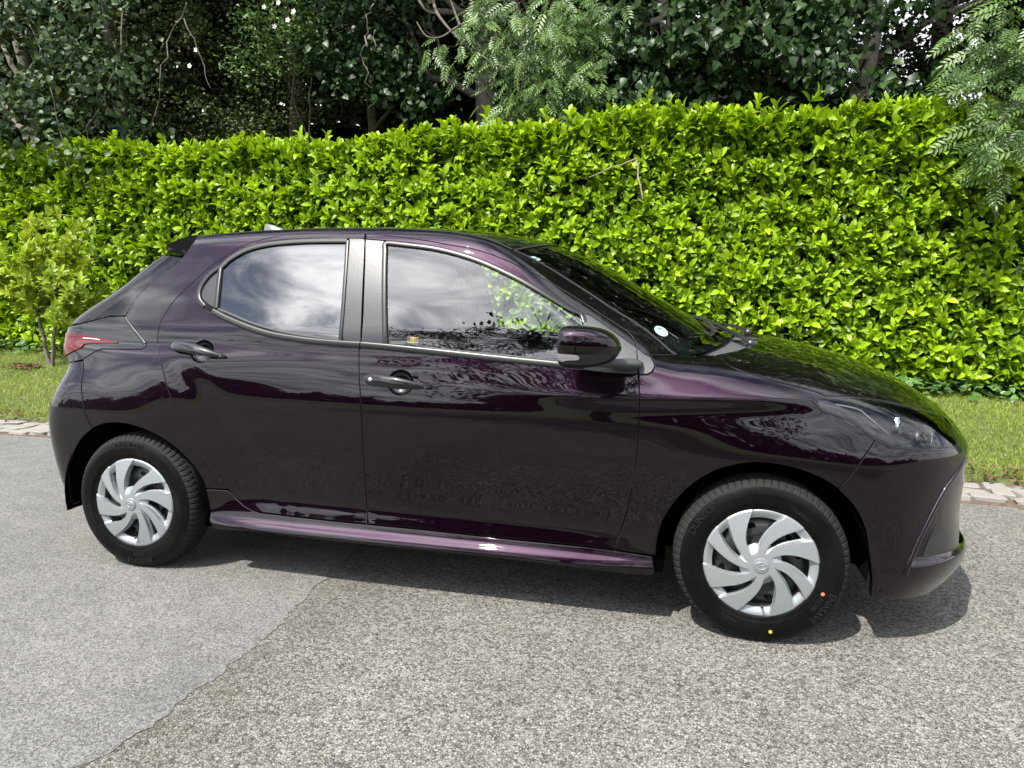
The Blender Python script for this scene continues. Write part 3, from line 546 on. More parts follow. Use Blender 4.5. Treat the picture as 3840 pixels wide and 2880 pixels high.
# ---------- smooth tables ----------
def gsm(a,sig,axis):
    n=int(sig*4)+1;k=np.exp(-.5*(np.arange(-n,n+1)/sig)**2);k/=k.sum()
    a=np.moveaxis(a,axis,0)
    pad=np.concatenate([2*a[:1]-a[n:0:-1],a,2*a[-1:]-a[-2:-n-2:-1]],0)
    out=sum(k[i]*pad[i:i+a.shape[0]] for i in range(2*n+1))
    return np.moveaxis(out,0,axis)
class T1:
    def __init__(s,xs,ys,sig=.04,h=.005):
        s.x0=xs[0]-.5;s.h=h
        g=np.arange(xs[0]-.5,xs[-1]+.5,h)
        e0=(ys[1]-ys[0])/(xs[1]-xs[0]);e1=(ys[-1]-ys[-2])/(xs[-1]-xs[-2])
        v=np.interp(g,xs,ys);v=np.where(g<xs[0],ys[0]+(g-xs[0])*e0,v);v=np.where(g>xs[-1],ys[-1]+(g-xs[-1])*e1,v)
        s.v=gsm(v,sig/h,0);s.n=len(g)
    def __call__(s,x):
        t=np.clip((x-s.x0)/s.h,0,s.n-1.001);i=t.astype(int);f=t-i
        return s.v[i]*(1-f)+s.v[i+1]*f
def pchip(xs,ys,g):
    xs=np.asarray(xs,float);ys=np.asarray(ys,float);h=np.diff(xs);d=np.diff(ys)/h
    m=np.zeros(len(xs));m[0]=d[0];m[-1]=d[-1]
    for i in range(1,len(xs)-1):
        if d[i-1]*d[i]>0:
            w1=2*h[i]+h[i-1];w2=h[i]+2*h[i-1];m[i]=(w1+w2)/(w1/d[i-1]+w2/d[i])
    g=np.clip(g,xs[0],xs[-1]);k=np.clip(np.searchsorted(xs,g)-1,0,len(xs)-2);t=(g-xs[k])/h[k]
    return ys[k]*(1+2*t)*(1-t)**2+h[k]*m[k]*t*(1-t)**2+ys[k+1]*t*t*(3-2*t)+h[k]*m[k+1]*t*t*(t-1)
class T2:
    def __init__(s,xs,zs,V,sx=.09,sz=.012,h=.01,hz=.004):
        V=np.array(V,float)
        gx=np.arange(xs[0]-.3,xs[-1]+.3,h);gz=np.arange(zs[0]-.1,zs[-1]+.1,hz)
        A=np.array([pchip(zs,r,gz) for r in V])
        B=np.array([pchip(xs,A[:,j],gx) for j in range(len(gz))]).T
        s.v=gsm(gsm(B,sx/h,0),sz/hz,1);s.x0,s.z0,s.h,s.hz=gx[0],gz[0],h,hz
    def __call__(s,x,z):
        n,m=s.v.shape
        a=np.clip((x-s.x0)/s.h,0,n-1.001);b=np.clip((z-s.z0)/s.hz,0,m-1.001)
        i=a.astype(int);j=b.astype(int);f=a-i;g=b-j
        return (s.v[i,j]*(1-f)+s.v[i+1,j]*f)*(1-g)+(s.v[i,j+1]*(1-f)+s.v[i+1,j+1]*f)*g
def smax(a,b,k):
    h=np.maximum(k-np.abs(a-b),0)/k
    return np.maximum(a,b)+h*h*h*k/6
def smin(a,b,k): return -smax(-a,-b,k)
def sabs(t,r): return np.sqrt(t*t+r*r)
def sstep(a,b,x):
    t=np.clip((x-a)/(b-a),0,1);return t*t*(3-2*t)
# ---------- lower body half width ----------
zs=[.16,.185,.235,.258,.31,.36,.45,.55,.65,.75,.85,.90,.95,1.0,1.06]
tab={
-2.0:[.780,.795,.800,.805,.810,.815,.825,.832,.836,.832,.812,.796,.780,.765,.745],
-1.7:[.790,.800,.806,.812,.815,.820,.832,.846,.852,.842,.810,.792,.78,.768,.748],
-1.5:[.800,.806,.815,.822,.830,.836,.846,.860,.870,.860,.832,.813,.796,.781,.762],
-1.28:[.795,.812,.822,.832,.838,.842,.852,.868,.879,.870,.844,.829,.812,.795,.774],
-1.05:[.790,.825,.832,.836,.836,.838,.846,.856,.862,.864,.858,.848,.834,.814,.788],
-.85:[.795,.855,.860,.836,.822,.815,.822,.836,.848,.854,.848,.840,.830,.815,.792],
-.6:[.800,.862,.866,.836,.822,.812,.816,.832,.848,.853,.844,.836,.827,.815,.796],
-.2:[.800,.862,.867,.836,.823,.814,.824,.842,.855,.857,.847,.838,.828,.816,.798],
.3:[.800,.862,.867,.836,.824,.816,.829,.847,.860,.862,.852,.842,.830,.816,.796],
.7:[.800,.858,.864,.838,.827,.820,.834,.851,.862,.864,.857,.845,.829,.810,.786],
.95:[.800,.842,.852,.838,.832,.830,.842,.857,.867,.867,.858,.845,.824,.799,.770],
1.28:[.790,.810,.825,.835,.842,.848,.860,.872,.878,.868,.851,.838,.812,.780,.735],
1.6:[.800,.815,.826,.834,.840,.846,.858,.868,.866,.848,.827,.808,.780,.745,.695],
1.85:[.800,.815,.824,.828,.832,.836,.844,.850,.844,.820,.795,.773,.745,.70,.65],
2.2:[.79,.80,.81,.81,.81,.815,.82,.825,.825,.82,.80,.76,.71,.66,.60]}
WT=T2(list(tab),zs,list(tab.values()))
zc=T1([-.2,.3,.84,1.42,1.9],[.84,.845,.852,.874,.87],.08)
ca=T1([-.2,.35,.75,1.0,1.45,1.9],[0,0,.14,.20,.20,.1],.1)
def Wl(x,z):
    w=WT(x,z)
    # character crease along the front door and wing
    t=z-zc(x)
    w=w+ca(x)*1.2*(.04-sabs(t,.004))*np.exp(-(t/.06)**2)
    # arch lips
    for cx,r0 in ((1.265,.355),(-1.305,.355)):
        r=np.hypot(x-cx,z-.295)
        w=w+.0*r
    # swept haunch line across the rear door
    u=(x+1.20)/.52
    zl=.955-.16*u-.34*np.clip(u,0,2)**2
    d=(z-zl)
    m=sstep(-1.42,-1.0,x)*(1-sstep(-.95,-.50,x))*1.6
    w=w-m*.0036*np.exp(-((d+.005)/.085)**2)
    return w
# ---------- greenhouse half width ----------
zu=[.9,1.0,1.1,1.2,1.3,1.4,1.5,1.6]
tabu={
-2.0:[0.734,.735,.695,.65,.60,.55,.50,.45],
-1.6:[0.761,.762,.722,.678,.63,.58,.53,.48],
-1.2:[0.794,.795,.760,.719,.672,.622,.565,.50],
-.6:[0.815,.816,.786,.749,.706,.658,.602,.54],
0:[0.821,.822,.792,.755,.712,.664,.608,.545],
.4:[0.811,.812,.781,.743,.70,.652,.596,.53],
.8:[0.783,.784,.749,.709,.664,.615,.56,.50],
1.1:[0.749,.750,.712,.67,.625,.575,.52,.46],
1.6:[0.699,.70,.66,.615,.57,.52,.47,.41]}
WU=T2(list(tabu),zu,list(tabu.values()),.12,.03)
# ---------- tops ----------
Hc=T1([-2.0,-1.7,-1.4,-1.1,-.8,-.5,-.2,.1,.3,.5,.7,.9,1.1,1.3,1.5],[1.36,1.415,1.455,1.486,1.504,1.512,1.510,1.496,1.470,1.402,1.298,1.188,1.075,.96,.83],.07)
def Hu(x,y):
    q=(y/.65)**2
    return Hc(x+.19*q*sstep(-.1,.6,x))-.050*q
Hb=T1([.5,.8,.95,1.1,1.3,1.5,1.7,1.85,1.95,2.03,2.1],[1.035,1.055,1.078,1.074,1.050,1.014,.962,.902,.850,.775,.66],.04)
def Hl(x,y):
    q=(y/.7)**2
    return Hb(x+.03*q)-.075*q*sstep(.6,1.0,x)-.010*q
Xf0=T1([.1,.2,.26,.34,.42,.50,.60,.70,.78,.85,.95],[1.98,2.05,2.09,2.10,2.085,2.088,2.10,2.105,2.065,1.99,1.82],.025)
def Xf(y,z):
    a=np.abs(y)
    return Xf0(z)-.045*(a/.5)**2-.17*np.clip((a-.35)/.45,0,2)**2.4
Xr0=T1([.1,.25,.35,.45,.55,.62,.70,.78,.85,.90,.97,1.03,1.10,1.2,1.3,1.4,1.5,1.6],[-1.72,-1.785,-1.82,-1.838,-1.848,-1.848,-1.835,-1.79,-1.745,-1.745,-1.76,-1.755,-1.705,-1.605,-1.49,-1.37,-1.24,-1.1],.02)
def Xr(y,z):
    a=np.abs(y)
    return Xr0(z)-.035+.025*(a/.5)**2+.05*np.clip((a-.35)/.45,0,2)**2.2-.03*sstep(.85,.95,z)+.10*sstep(1.03,1.25,z)+.02*sstep(1.25,1.4,z)
RX=T1([.2,.27,.33,.40,.50,.58,.66,.72],[1.74,1.75,1.765,1.79,1.835,1.875,1.95,2.02],.02)
def low(x,y,z):
    a=np.abs(y)
    g=smax(a-Wl(x,z),z-Hl(x,y),.10)
    g=smax(g,x-Xf(y,z),.20)
    g=smax(g,Xr(y,z)-x,.13)
    # grille side recess ahead of the bumper blade
    xr=RX(z)
    rec=.026*sstep(-.003,.014,x-xr)*sstep(.305,.335,z)*(1-sstep(.60,.70,z))
    return smax(g,.165-z,.03)+rec
def up(x,y,z):
    a=np.abs(y)
    g=smax(a-WU(x,z),z-Hu(x,y),.075)
    return smax(smax(g,Xr(y,z)-x,.14),.87-z,.02)
def F(p):
    x,y,z=p[...,0],p[...,1],p[...,2]
    return smin(low(x,y,z),up(x,y,z),.03)
def grad(p,f=F,e=.004):
    g=np.stack([f(p+d)-f(p-d) for d in np.eye(3)*e],-1)
    return g/np.maximum(np.linalg.norm(g,axis=-1,keepdims=True),1e-9)
def march(o,d,tmax,f=F,n=90,rel=.6):
    """o,d arrays; returns hit t (nan when missed)"""
    t=np.zeros(len(o));alive=np.ones(len(o),bool)
    tp=t.copy()
    for i in range(n):
        v=f(o+d*t[:,None])
        st=np.where(alive,np.maximum(v*rel,.0008),0)
        hit=(v<0)&alive
        alive&=~hit
        tp=np.where(alive,t,tp)
        t=np.where(alive,t+st,t)
        alive&=t<tmax
        if not alive.any():break
    v=f(o+d*t[:,None]);ok=v<.004
    a=tp;b=t.copy()
    for i in range(18):
        m=(a+b)/2;v=f(o+d*m[:,None]);a=np.where(v>0,m,a);b=np.where(v>0,b,m)
    return np.where(ok,b,np.nan)
# ------------------------------------------------------------------ the car: panels laid on the body surface
ZZ=dict(A=(160,780,900/2133),B=(160,1380,900/1866),C=(2400,1700,900/2074),D=(2900,1300,940/1559),E=(1300,840,900/2133),F=(2000,840,960/2212),G=(600,840,800/1896),
 H=(600,1400,800/2212),I=(1300,1700,1200/1270),J=(2200,1200,1000/1269),L=(2080,1180,400/1269),M=(1700,850,600/1270),N=(1100,830,600/1270),O=(2500,1140,400/1270))
def q(k,*pts):
    o=ZZ[k];return [(o[0]+a*o[2],o[1]+b*o[2]) for a,b in pts]
def onbody(px):
    """points of the car's surface seen at these places of the photograph"""
    v=pixray(px);o=np.repeat(CAMP[None],len(v),0)+v*1.8
    t=march(o,v,4.5,rel=.8);return o+v*t[:,None]
AXZ=.85
class Polar:      # (x, angle about a long axis) for sides and roof
    K=.85
    def to(s,p): return np.stack([p[:,0],np.arctan2(p[:,2]-AXZ,-p[:,1])*s.K],1)
    def rays(s,u):
        a=u[:,1]/s.K;d=np.stack([np.zeros(len(u)),-np.cos(a),np.sin(a)],1)
        return np.stack([u[:,0],np.zeros(len(u)),np.full(len(u),AXZ)],1),d,(1.25,.15)
class Top:        # plan view
    def to(s,p): return p[:,:2].copy()
    def rays(s,u): return np.stack([u[:,0],u[:,1],np.zeros(len(u))],1),np.tile([0,0,1.],(len(u),1)),(1.6,.4)
class Cyl:        # (angle about a vertical axis, z) for the bumpers
    def __init__(s,cx,sg,K=1.0): s.cx=cx;s.sg=sg;s.K=K
    def to(s,p): return np.stack([np.arctan2(p[:,1],(p[:,0]-s.cx)*s.sg)*s.K,p[:,2]],1)
    def rays(s,u):
        a=u[:,0]/s.K;return np.stack([np.full(len(u),s.cx),np.zeros(len(u)),u[:,1]],1),np.stack([np.cos(a)*s.sg,np.sin(a),np.zeros(len(u))],1),(1.5,.15)
POL=Polar();TOP=Top();CF=Cyl(1.0,1.);CB=Cyl(-.6,-1.)
def surf(par,u,f=None):
    f=f or F
    o,d,(r1,r0)=par.rays(u);n=36
    rs=np.linspace(r1,r0,n);hi=np.full(len(u),r1);lo=np.full(len(u),np.nan)
    for a,b in zip(rs[:-1],rs[1:]):
        m=np.isnan(lo)
        if not m.any():break
        v=f(o[m]+d[m]*b);k=np.where(m)[0][v<0];lo[k]=b;hi[k]=a
    lo=np.where(np.isnan(lo),r0,lo)
    for i in range(15):
        m=(lo+hi)/2;v=f(o+d*m[:,None]);lo=np.where(v<0,m,lo);hi=np.where(v<0,hi,m)
    p=o+d*lo[:,None];return p,grad(p)
def resample(L,h,closed=True):
    L=np.asarray(L,float)
    if closed: L=np.vstack([L,L[:1]])
    out=[]
    for a,b in zip(L[:-1],L[1:]):
        n=max(1,int(round(np.linalg.norm(b-a)/h)));out+= [a+(b-a)*i/n for i in range(n)]
    if not closed: out.append(L[-1])
    return np.array(out)
def chain(par,*lines):
    """several smooth lines of body points joined corner to corner, in the panel's own coordinates"""
    out=[]
    for L in lines:
        L=np.asarray(L,float)
        if L.shape[1]==3: L=par.to(L)
        out.append(smoothline(L) if len(L)>2 else L)
    return np.vstack(out)
def area(L): x,y=L[:,0],L[:,1];return .5*np.sum(x*np.roll(y,-1)-np.roll(x,-1)*y)
def offset(L,d):
    """move a closed loop inwards by d"""
    s=np.sign(area(L));a=np.roll(L,1,0);b=np.roll(L,-1,0)
    e1=L-a;e2=b-L;e1/=np.maximum(np.linalg.norm(e1,axis=1)[:,None],1e-9);e2/=np.maximum(np.linalg.norm(e2,axis=1)[:,None],1e-9)
    n=np.stack([-(e1+e2)[:,1],(e1+e2)[:,0]],1)*s;l=np.linalg.norm(n,axis=1)[:,None]
    n=np.where(l>1e-6,n/np.maximum(l,1e-6),0);c=np.clip((n*np.stack([-e1[:,1],e1[:,0]],1)*s).sum(1),.5,1)
    return L+n*(d/c)[:,None]
def inside(pts,loops):
    r=np.zeros(len(pts),bool);x,y=pts[:,0],pts[:,1]
    for L in loops:
        for (x1,y1),(x2,y2) in zip(L,np.roll(L,-1,0)):
            if y1==y2: continue
            r^=((y1>y)!=(y2>y))&(x<(x2-x1)*(y-y1)/(y2-y1)+x1)
    return r
def segdist(pts,loops):
    d=np.full(len(pts),9.)
    for L in loops:
        for a,b in zip(L,np.roll(L,-1,0)):
            ab=b-a;t=np.clip(((pts-a)@ab)/max(ab@ab,1e-12),0,1);d=np.minimum(d,np.hypot(*(pts-a-np.outer(t,ab)).T))
    return d
def tri2d(loops,h,extra=None):
    b=np.vstack(loops);mn,mxx=b.min(0),b.max(0)
    gx=np.arange(mn[0],mxx[0],h);gy=np.arange(mn[1],mxx[1],h*.87)
    g=np.array([(x+(h/2 if j%2 else 0),y) for j,y in enumerate(gy) for x in gx])
    if extra is not None and len(extra):
        dd=np.full(len(g),9.)
        for e in extra: dd=np.minimum(dd,np.hypot(g[:,0]-e[0],g[:,1]-e[1]))
        g=np.vstack([g[dd>h*.55],extra])
    g=g[inside(g,loops)];g=g[segdist(g,loops)>h*.42]
    pts=np.vstack([b,g]);ed=[];k=0
    for L in loops:
        n=len(L);ed+=[(k+i,k+(i+1)%n) for i in range(n)];k+=n
    vs_,_,fs,ov,_,_=delaunay_2d_cdt([Vector(p) for p in pts],ed,[],0,1e-7)
    vv=np.array([tuple(v) for v in vs_]);fs=np.array([f for f in fs if len(f)==3])
    c=vv[fs].mean(1);fs=fs[inside(c,loops)]
    a=vv[fs];ar=np.cross(a[:,1]-a[:,0],a[:,2]-a[:,0]);fs=fs[np.abs(ar)>1e-10]
    return vv,fs
def panel(name,par,loops,mat,parent,h=.013,gap=.0028,rim=.018,depth=0,extra=None,mirror=True,bevel=.0022,f=None,label=None):
    """one body panel: a fine sheet on the surface with rolled-in edges. Returns [near, far]."""
    Ls=[]
    for i,L in enumerate(loops):
        L=resample(L,h);L=offset(L,gap if i==0 else -gap);Ls.append(L)
    vv,fs=tri2d(Ls,h,extra)
    p,n=surf(par,vv,f)
    # face direction
    a=p[fs];fn=np.cross(a[:,1]-a[:,0],a[:,2]-a[:,0]);fl=(fn*n[fs].mean(1)).sum(1)<0;fs[fl]=fs[fl][:,::-1]
    P=[p-n*depth];NN=[n];FF=[fs];k=len(vv)
    if rim:
        for i,L in enumerate(Ls):
            L2=offset(L,-bevel if i==0 else bevel)
            pb,nb=surf(par,L,f);pb2,nb2=surf(par,L2,f)
            out=pb2-pb;out/=np.maximum(np.linalg.norm(out,axis=1)[:,None],1e-9)
            m=len(L)
            rings=[(pb-nb*depth,nb),(pb+out*bevel*.7-nb*(depth+bevel*.35),(nb+out)/1.414),(pb+out*bevel-nb*(depth+bevel*1.2),out),(pb+out*bevel-nb*(depth+rim),out)]
            base=k
            for rp,rn in rings: P.append(rp);NN.append(rn);k+=m
            qs=[]
            for r in range(3):
                for j in range(m):
                    a0=base+r*m+j;a1=base+r*m+(j+1)%m;qs.append((a0,a1,a1+m,a0+m))
            qs=np.array(qs)
            # orient by ring normal
            PP=np.vstack(P);Nn=np.vstack(NN)
            t1=np.vstack([qs[:,[0,1,2]],qs[:,[0,2,3]]])
            fn=np.cross(PP[t1[:,1]]-PP[t1[:,0]],PP[t1[:,2]]-PP[t1[:,0]]);fl=(fn*Nn[t1].mean(1)).sum(1)<0;t1[fl]=t1[fl][:,::-1]
            FF.append(t1)
    P=np.vstack(P);NN=np.vstack(NN);FF=np.vstack(FF);NN/=np.maximum(np.linalg.norm(NN,axis=1)[:,None],1e-9)
    res=[mk(name,P,FF,mat,parent[0] if isinstance(parent,(list,tuple)) else parent,NN)]
    if mirror:
        s=np.array([1,-1,1.]);res.append(mk(name,P*s,FF[:,::-1].copy(),mat,parent[1] if isinstance(parent,(list,tuple)) else parent,NN*s))
    if label:
        for o in res:o['label']=label
    return res
def strip(name,pts,nrm,width,height,mat,parent,lift=0,mirror=True,closed=False,prof=None,side=0.):
    """a moulding swept along body points: rounded bar, width across, height proud"""
    p=np.asarray(pts);n=np.asarray(nrm);t=np.gradient(p,axis=0)
    if closed: t=np.roll(p,-1,0)-np.roll(p,1,0)
    t/=np.maximum(np.linalg.norm(t,axis=1)[:,None],1e-9);b=np.cross(n,t);b/=np.maximum(np.linalg.norm(b,axis=1)[:,None],1e-9)
    prof=prof or [(-.5,-1.2),(-.5,.35),(-.38,.8),(-.15,1),(.15,1),(.38,.8),(.5,.35),(.5,-1.2)]
    m=len(prof);V=np.concatenate([p+b*((a+side)*width)+n*(lift+c*height) for a,c in prof]).reshape(m,len(p),3)
    F_=[];L=len(p);last=L if closed else L-1
    for i in range(m-1):
        for j in range(last):
            j2=(j+1)%L;F_.append((i*L+j,i*L+j2,(i+1)*L+j2,(i+1)*L+j))
    F_=np.array(F_);V=V.reshape(-1,3)
    c=V[F_].mean(1);fn=np.cross(V[F_[:,1]]-V[F_[:,0]],V[F_[:,2]]-V[F_[:,0]])
    ref=np.tile(p-n*height*.3,(1,1));rc=ref[F_[:,0]%L];fl=(fn*(c-rc)).sum(1)<0;F_[fl]=F_[fl][:,::-1]
    r=[mk(name,V,F_,mat,parent[0] if isinstance(parent,(list,tuple)) else parent)]
    if mirror: r.append(mk(name,V*np.array([1,-1,1.]),F_[:,::-1].copy(),mat,parent[1] if isinstance(parent,(list,tuple)) else parent))
    for o in r: o.data.set_sharp_from_angle(angle=R(50))
    return r
def linestrip(name,px,width,height,mat,parent,lift=0,par=POL,**kw):
    u=smoothline(par.to(onbody(px)) if len(np.asarray(px)[0])==2 else par.to(np.asarray(px)),.012);p,n=surf(par,u);return strip(name,p,n,width,height,mat,parent,lift,**kw)
car=empty('hatchback_car',(0,0,0))
tag(car,'dark purple five-door hatchback parked on the asphalt, seen from its driver side','car')
# --- traced lines (body points)
B_=onbody
g_Btop=q('N',(573,100));g_B_up=q('E',(165,97),(150,400),(133,800),(122,1068));g_B_lo=q('E',(108,1120),(113,1400))+q('H',(2072,140),(2088,420),(2103,740),(2124,1060),(2142,1400),(2153,1565))
g_rtop=q('N',(573,100))+q('G',(1650,80),(1400,80),(1100,100),(900,140),(700,210),(560,300),(400,420),(250,560),(130,675),(50,790),(5,872))
g_rrear=q('A',(1022,1190),(1037,1310),(1080,1480))+q('H',(60,90),(110,230),(180,380),(270,550),(400,750),(500,900),(600,1040),(700,1190))
g_rbot=q('H',(740,1245),(800,1310),(870,1370),(950,1415),(1030,1442),(1300,1475),(1700,1520),(2153,1565))
g_fbot=q('H',(2153,1565))+q('I',(300,303),(600,336),(900,366),(1060,384))
g_ffront=q('I',(1060,384),(1100,270),(1130,150),(1152,30))+q('J',(215,800),(237,650),(248,500),(251,380))+q('L',(1006,950),(990,705))
g_fapil=q('L',(990,705),(978,420),(965,340),(930,270),(850,190),(700,90),(560,0))
g_ftop=q('N',(573,100),(700,108),(900,130),(1100,160),(1270,192))+q('M',(150,175),(300,220),(450,280),(600,350),(750,430),(900,520),(1050,612),(1178,698))
# window surrounds
rw_top=q('N',(562,134))+q('G',(1660,128),(1400,124),(1100,138),(900,168),(750,215),(600,300),(530,370))
rw_left=q('G',(430,450),(360,540),(332,620),(342,682),(385,738))
rw_bot=q('G',(385,738),(460,790),(600,860),(800,945),(1000,1005),(1300,1055),(1600,1082),(1776,1092))
fw_bot=q('E',(128,1097),(400,1122),(800,1163),(1200,1203),(1600,1243),(1930,1275))+q('F',(560,1268),(896,1302))
fw_top=q('N',(582,140),(722,152),(760,152),(1000,178),(1270,232))+q('M',(200,255),(400,340),(600,440),(800,560),(950,650),(1040,690))
sail_top=q('M',(1040,690))+q('L',(420,10),(600,130),(800,270),(958,382))
rdoor=chain(POL,B_(g_rtop+g_rrear+g_rbot),B_(list(reversed(g_B_lo))),B_(list(reversed(rw_bot))),B_(list(reversed(rw_top+rw_left))))
fdoor=chain(POL,B_(g_ftop[:-1]),B_(list(reversed(g_fapil))),B_(list(reversed(g_ffront))),B_(list(reversed(g_fbot))),B_(list(reversed(g_B_lo))),B_(fw_bot),B_(q('L',(988,700),(966,390))),B_(list(reversed(sail_top))),B_(list(reversed(fw_top))))
def handle_hole(cx,cz,r=.052):
    a=np.linspace(0,2*math.pi,26)[:-1];return np.array([(cx+r*math.cos(t),cz+r*.92*math.sin(t)) for t in a])
hr=POL.to(B_(q('G',(372,1132))))[0];hf=POL.to(B_(q('E',(478,1410))))[0]
# extra points along the crease
xs=np.arange(-.2,1.62,.011);cre=[]
for dz in (-.015,-.006,0,.006,.015):
    zz=zc(xs)+dz;pp=np.stack([xs,-Wl(xs,zz),zz],1);cre.append(POL.to(pp))
cre=np.vstack(cre)
RD=panel('rear_door',POL,[rdoor,handle_hole(*hr)],M['paint'],car)
FD=panel('front_door',POL,[fdoor,handle_hole(*hf)],M['paint'],car,extra=cre)
# wing
trim_edge=q('L',(1010,716),(1100,716),(1165,685),(1193,612),(1178,550),(1135,497),(1108,484))
wing_low=q('D',(250,345),(300,395),(400,430),(490,465),(560,520),(640,575))
archF=q('C',(1710,305),(1600,230),(1400,145),(1200,95),(1040,78),(900,85),(700,130),(550,200),(400,310),(270,460),(190,600),(145,750),(128,885))
hood_gap=q('J',(612,168),(655,200),(700,228),(800,262),(900,290),(1000,315),(1080,338),(1140,362))
wing=chain(POL,B_(q('L',(1006,950),(1003,725))),B_(trim_edge),B_(q('L',(1108,484))+q('J',(300,169),(612,166))),B_(hood_gap),B_(q('D',(300,318),(255,325))),B_(wing_low),B_(q('D',(640,575),(560,690),(490,790),(405,885))),B_(archF),B_(q('I',(1215,406),(1060,384))),B_(g_ffront[:-2]))
FEN=panel('front_wing',POL,[wing],M['paint'],car,extra=cre)
# body side: roof rail, pillars and rear quarter
archR=q('B',(1240,900),(1180,780),(1100,680),(1000,590),(850,500),(700,445),(590,425),(480,430),(385,468))
tg=np.array([(-1.374,-.748,1.086),(-1.355,-.728,1.142),(-1.318,-.708,1.196),(-1.262,-.689,1.251),(-1.212,-.674,1.290),(-1.150,-.650,1.345),(-1.12,-.60,1.40)])
def ditch(x): return -np.interp(x,[-1.16,-.9,-.5,-.1,.17,.32,.6],[.575,.562,.567,.580,.600,.612,.60])
dx=np.linspace(-1.13,.315,40);dp,_=surf(TOP,np.stack([dx,ditch(dx)],1))
ws_edge=q('M',(475,190),(600,240),(750,320),(900,412),(1100,540),(1270,655))+q('F',(880,850),(1106,1023),(1240,1128))
ws_e=B_(ws_edge);ws_e[0]=dp[-1]+np.array([.012,0,-.004])
side=chain(POL,ws_e,B_(q('F',(1240,1131))+q('J',(300,168))+q('L',(1104,480))),B_(q('L',(1060,462),(984,395))),B_(g_fapil[1:]),B_(list(reversed(g_ftop[:-1]))),B_(g_rtop+g_rrear),B_(q('H',(706,1205))+q('B',(1262,938))),B_(archR),B_(q('B',(385,468),(330,340),(305,200),(305,100),(320,0),(316,-55))),B_(q('A',(350,1350),(480,1270),(520,1255),(880,1255),(922,1232))),B_(q('A',(922,1212),(880,1150),(800,1060),(750,990),(742,968))),tg,dp)
SIDE=panel('body_side',POL,[side],M['paint'],car,h=.012)
sill=chain(POL,B_(q('B',(1262,943),(1438,952))),B_(g_rbot+g_fbot[1:]),B_(q('I',(1213,408))),B_(q('I',(1221,470),(1215,486),(800,441),(400,396),(0,356))+q('B',(1866,1302),(1600,1270),(1328,1242),(1302,1100),(1267,950))))
SILL=panel('sill_skirt',POL,[sill],M['paint'],car,h=.010)
# black strips that paint in the shade inside every shut line
for nm,L in (('a',g_rtop+g_rrear+g_rbot),('b',g_B_up+g_B_lo),('c',g_fbot),('d',g_ffront),('e',g_fapil),('f',g_ftop),('g',q('L',(1108,484))+q('J',(300,169),(612,166))),('h',q('D',(640,575),(560,690),(490,790),(405,885))),('i',q('B',(385,468),(330,340),(305,200),(305,100),(320,0),(316,-55))),('j',q('B',(1262,940),(1440,952))),('k',q('I',(1060,385),(1215,407)))):
    linestrip('shut_line_shade',L,.03,.001,M['void'],car,lift=-.016)
p_,n_=surf(TOP,smoothline(np.vstack([TOP.to(B_(hood_gap[:1]))+[-.02,.02],TOP.to(B_(hood_gap[1:]))])));strip('shut_line_shade',p_,n_,.035,.001,M['void'],car,lift=-.016)
# --- side glass, pillar films, mouldings
rg=chain(POL,B_(q('G',(545,400),(640,320),(760,255),(900,205),(1100,178),(1350,163),(1655,158))),B_(q('G',(1655,158),(1640,400),(1615,750),(1590,1024))),B_(q('G',(1590,1024),(1400,1002),(1200,972),(1000,928),(800,863),(640,798),(515,747))),B_(q('G',(515,747),(525,600),(545,400))))
panel('window_glass',POL,[rg],M['privacy'],RD,h=.03,depth=.006,rim=0,gap=-.006)
qg=chain(POL,B_(q('G',(522,398),(440,470),(385,550),(360,610),(375,660),(420,705),(483,742))),B_(q('G',(483,742),(498,600),(522,398))))
panel('quarter_panel',POL,[qg],M['satin'],RD,h=.02,depth=.003,rim=.01,gap=.001)
fg=chain(POL,B_(q('N',(748,185),(900,195),(1050,215),(1270,262))+q('M',(200,285),(400,375),(600,480),(750,565),(900,642),(1000,690),(1036,740))),np.vstack([B_(q('L',(352,60),(350,600)))]),B_(q('F',(440,1240))+q('E',(1900,1225),(1560,1185),(1200,1152),(800,1112),(378,1086))),B_(q('E',(378,1086),(355,185))))
panel('window_glass',POL,[fg],M['glass'],FD,h=.03,depth=.006,rim=0,gap=-.006)
rf=chain(POL,B_(q('N',(440,134),(562,136))),B_(q('E',(160,150),(148,400),(131,800),(121,1046))),B_(q('G',(1786,1052),(1620,1032))),B_(q('G',(1620,1032),(1640,750),(1665,400),(1684,160))))
panel('pillar_film',POL,[rf],M['satin'],RD,h=.03,depth=.0005,gap=.0022)
ff=chain(POL,B_(q('N',(580,142),(722,154))),B_(q('E',(325,170),(335,600),(346,1075))),B_(q('E',(346,1075),(133,1052))),B_(q('E',(131,1046),(146,800),(160,400),(170,110))))
panel('pillar_film',POL,[ff],M['satin'],FD,h=.03,depth=.0005,gap=.0022)
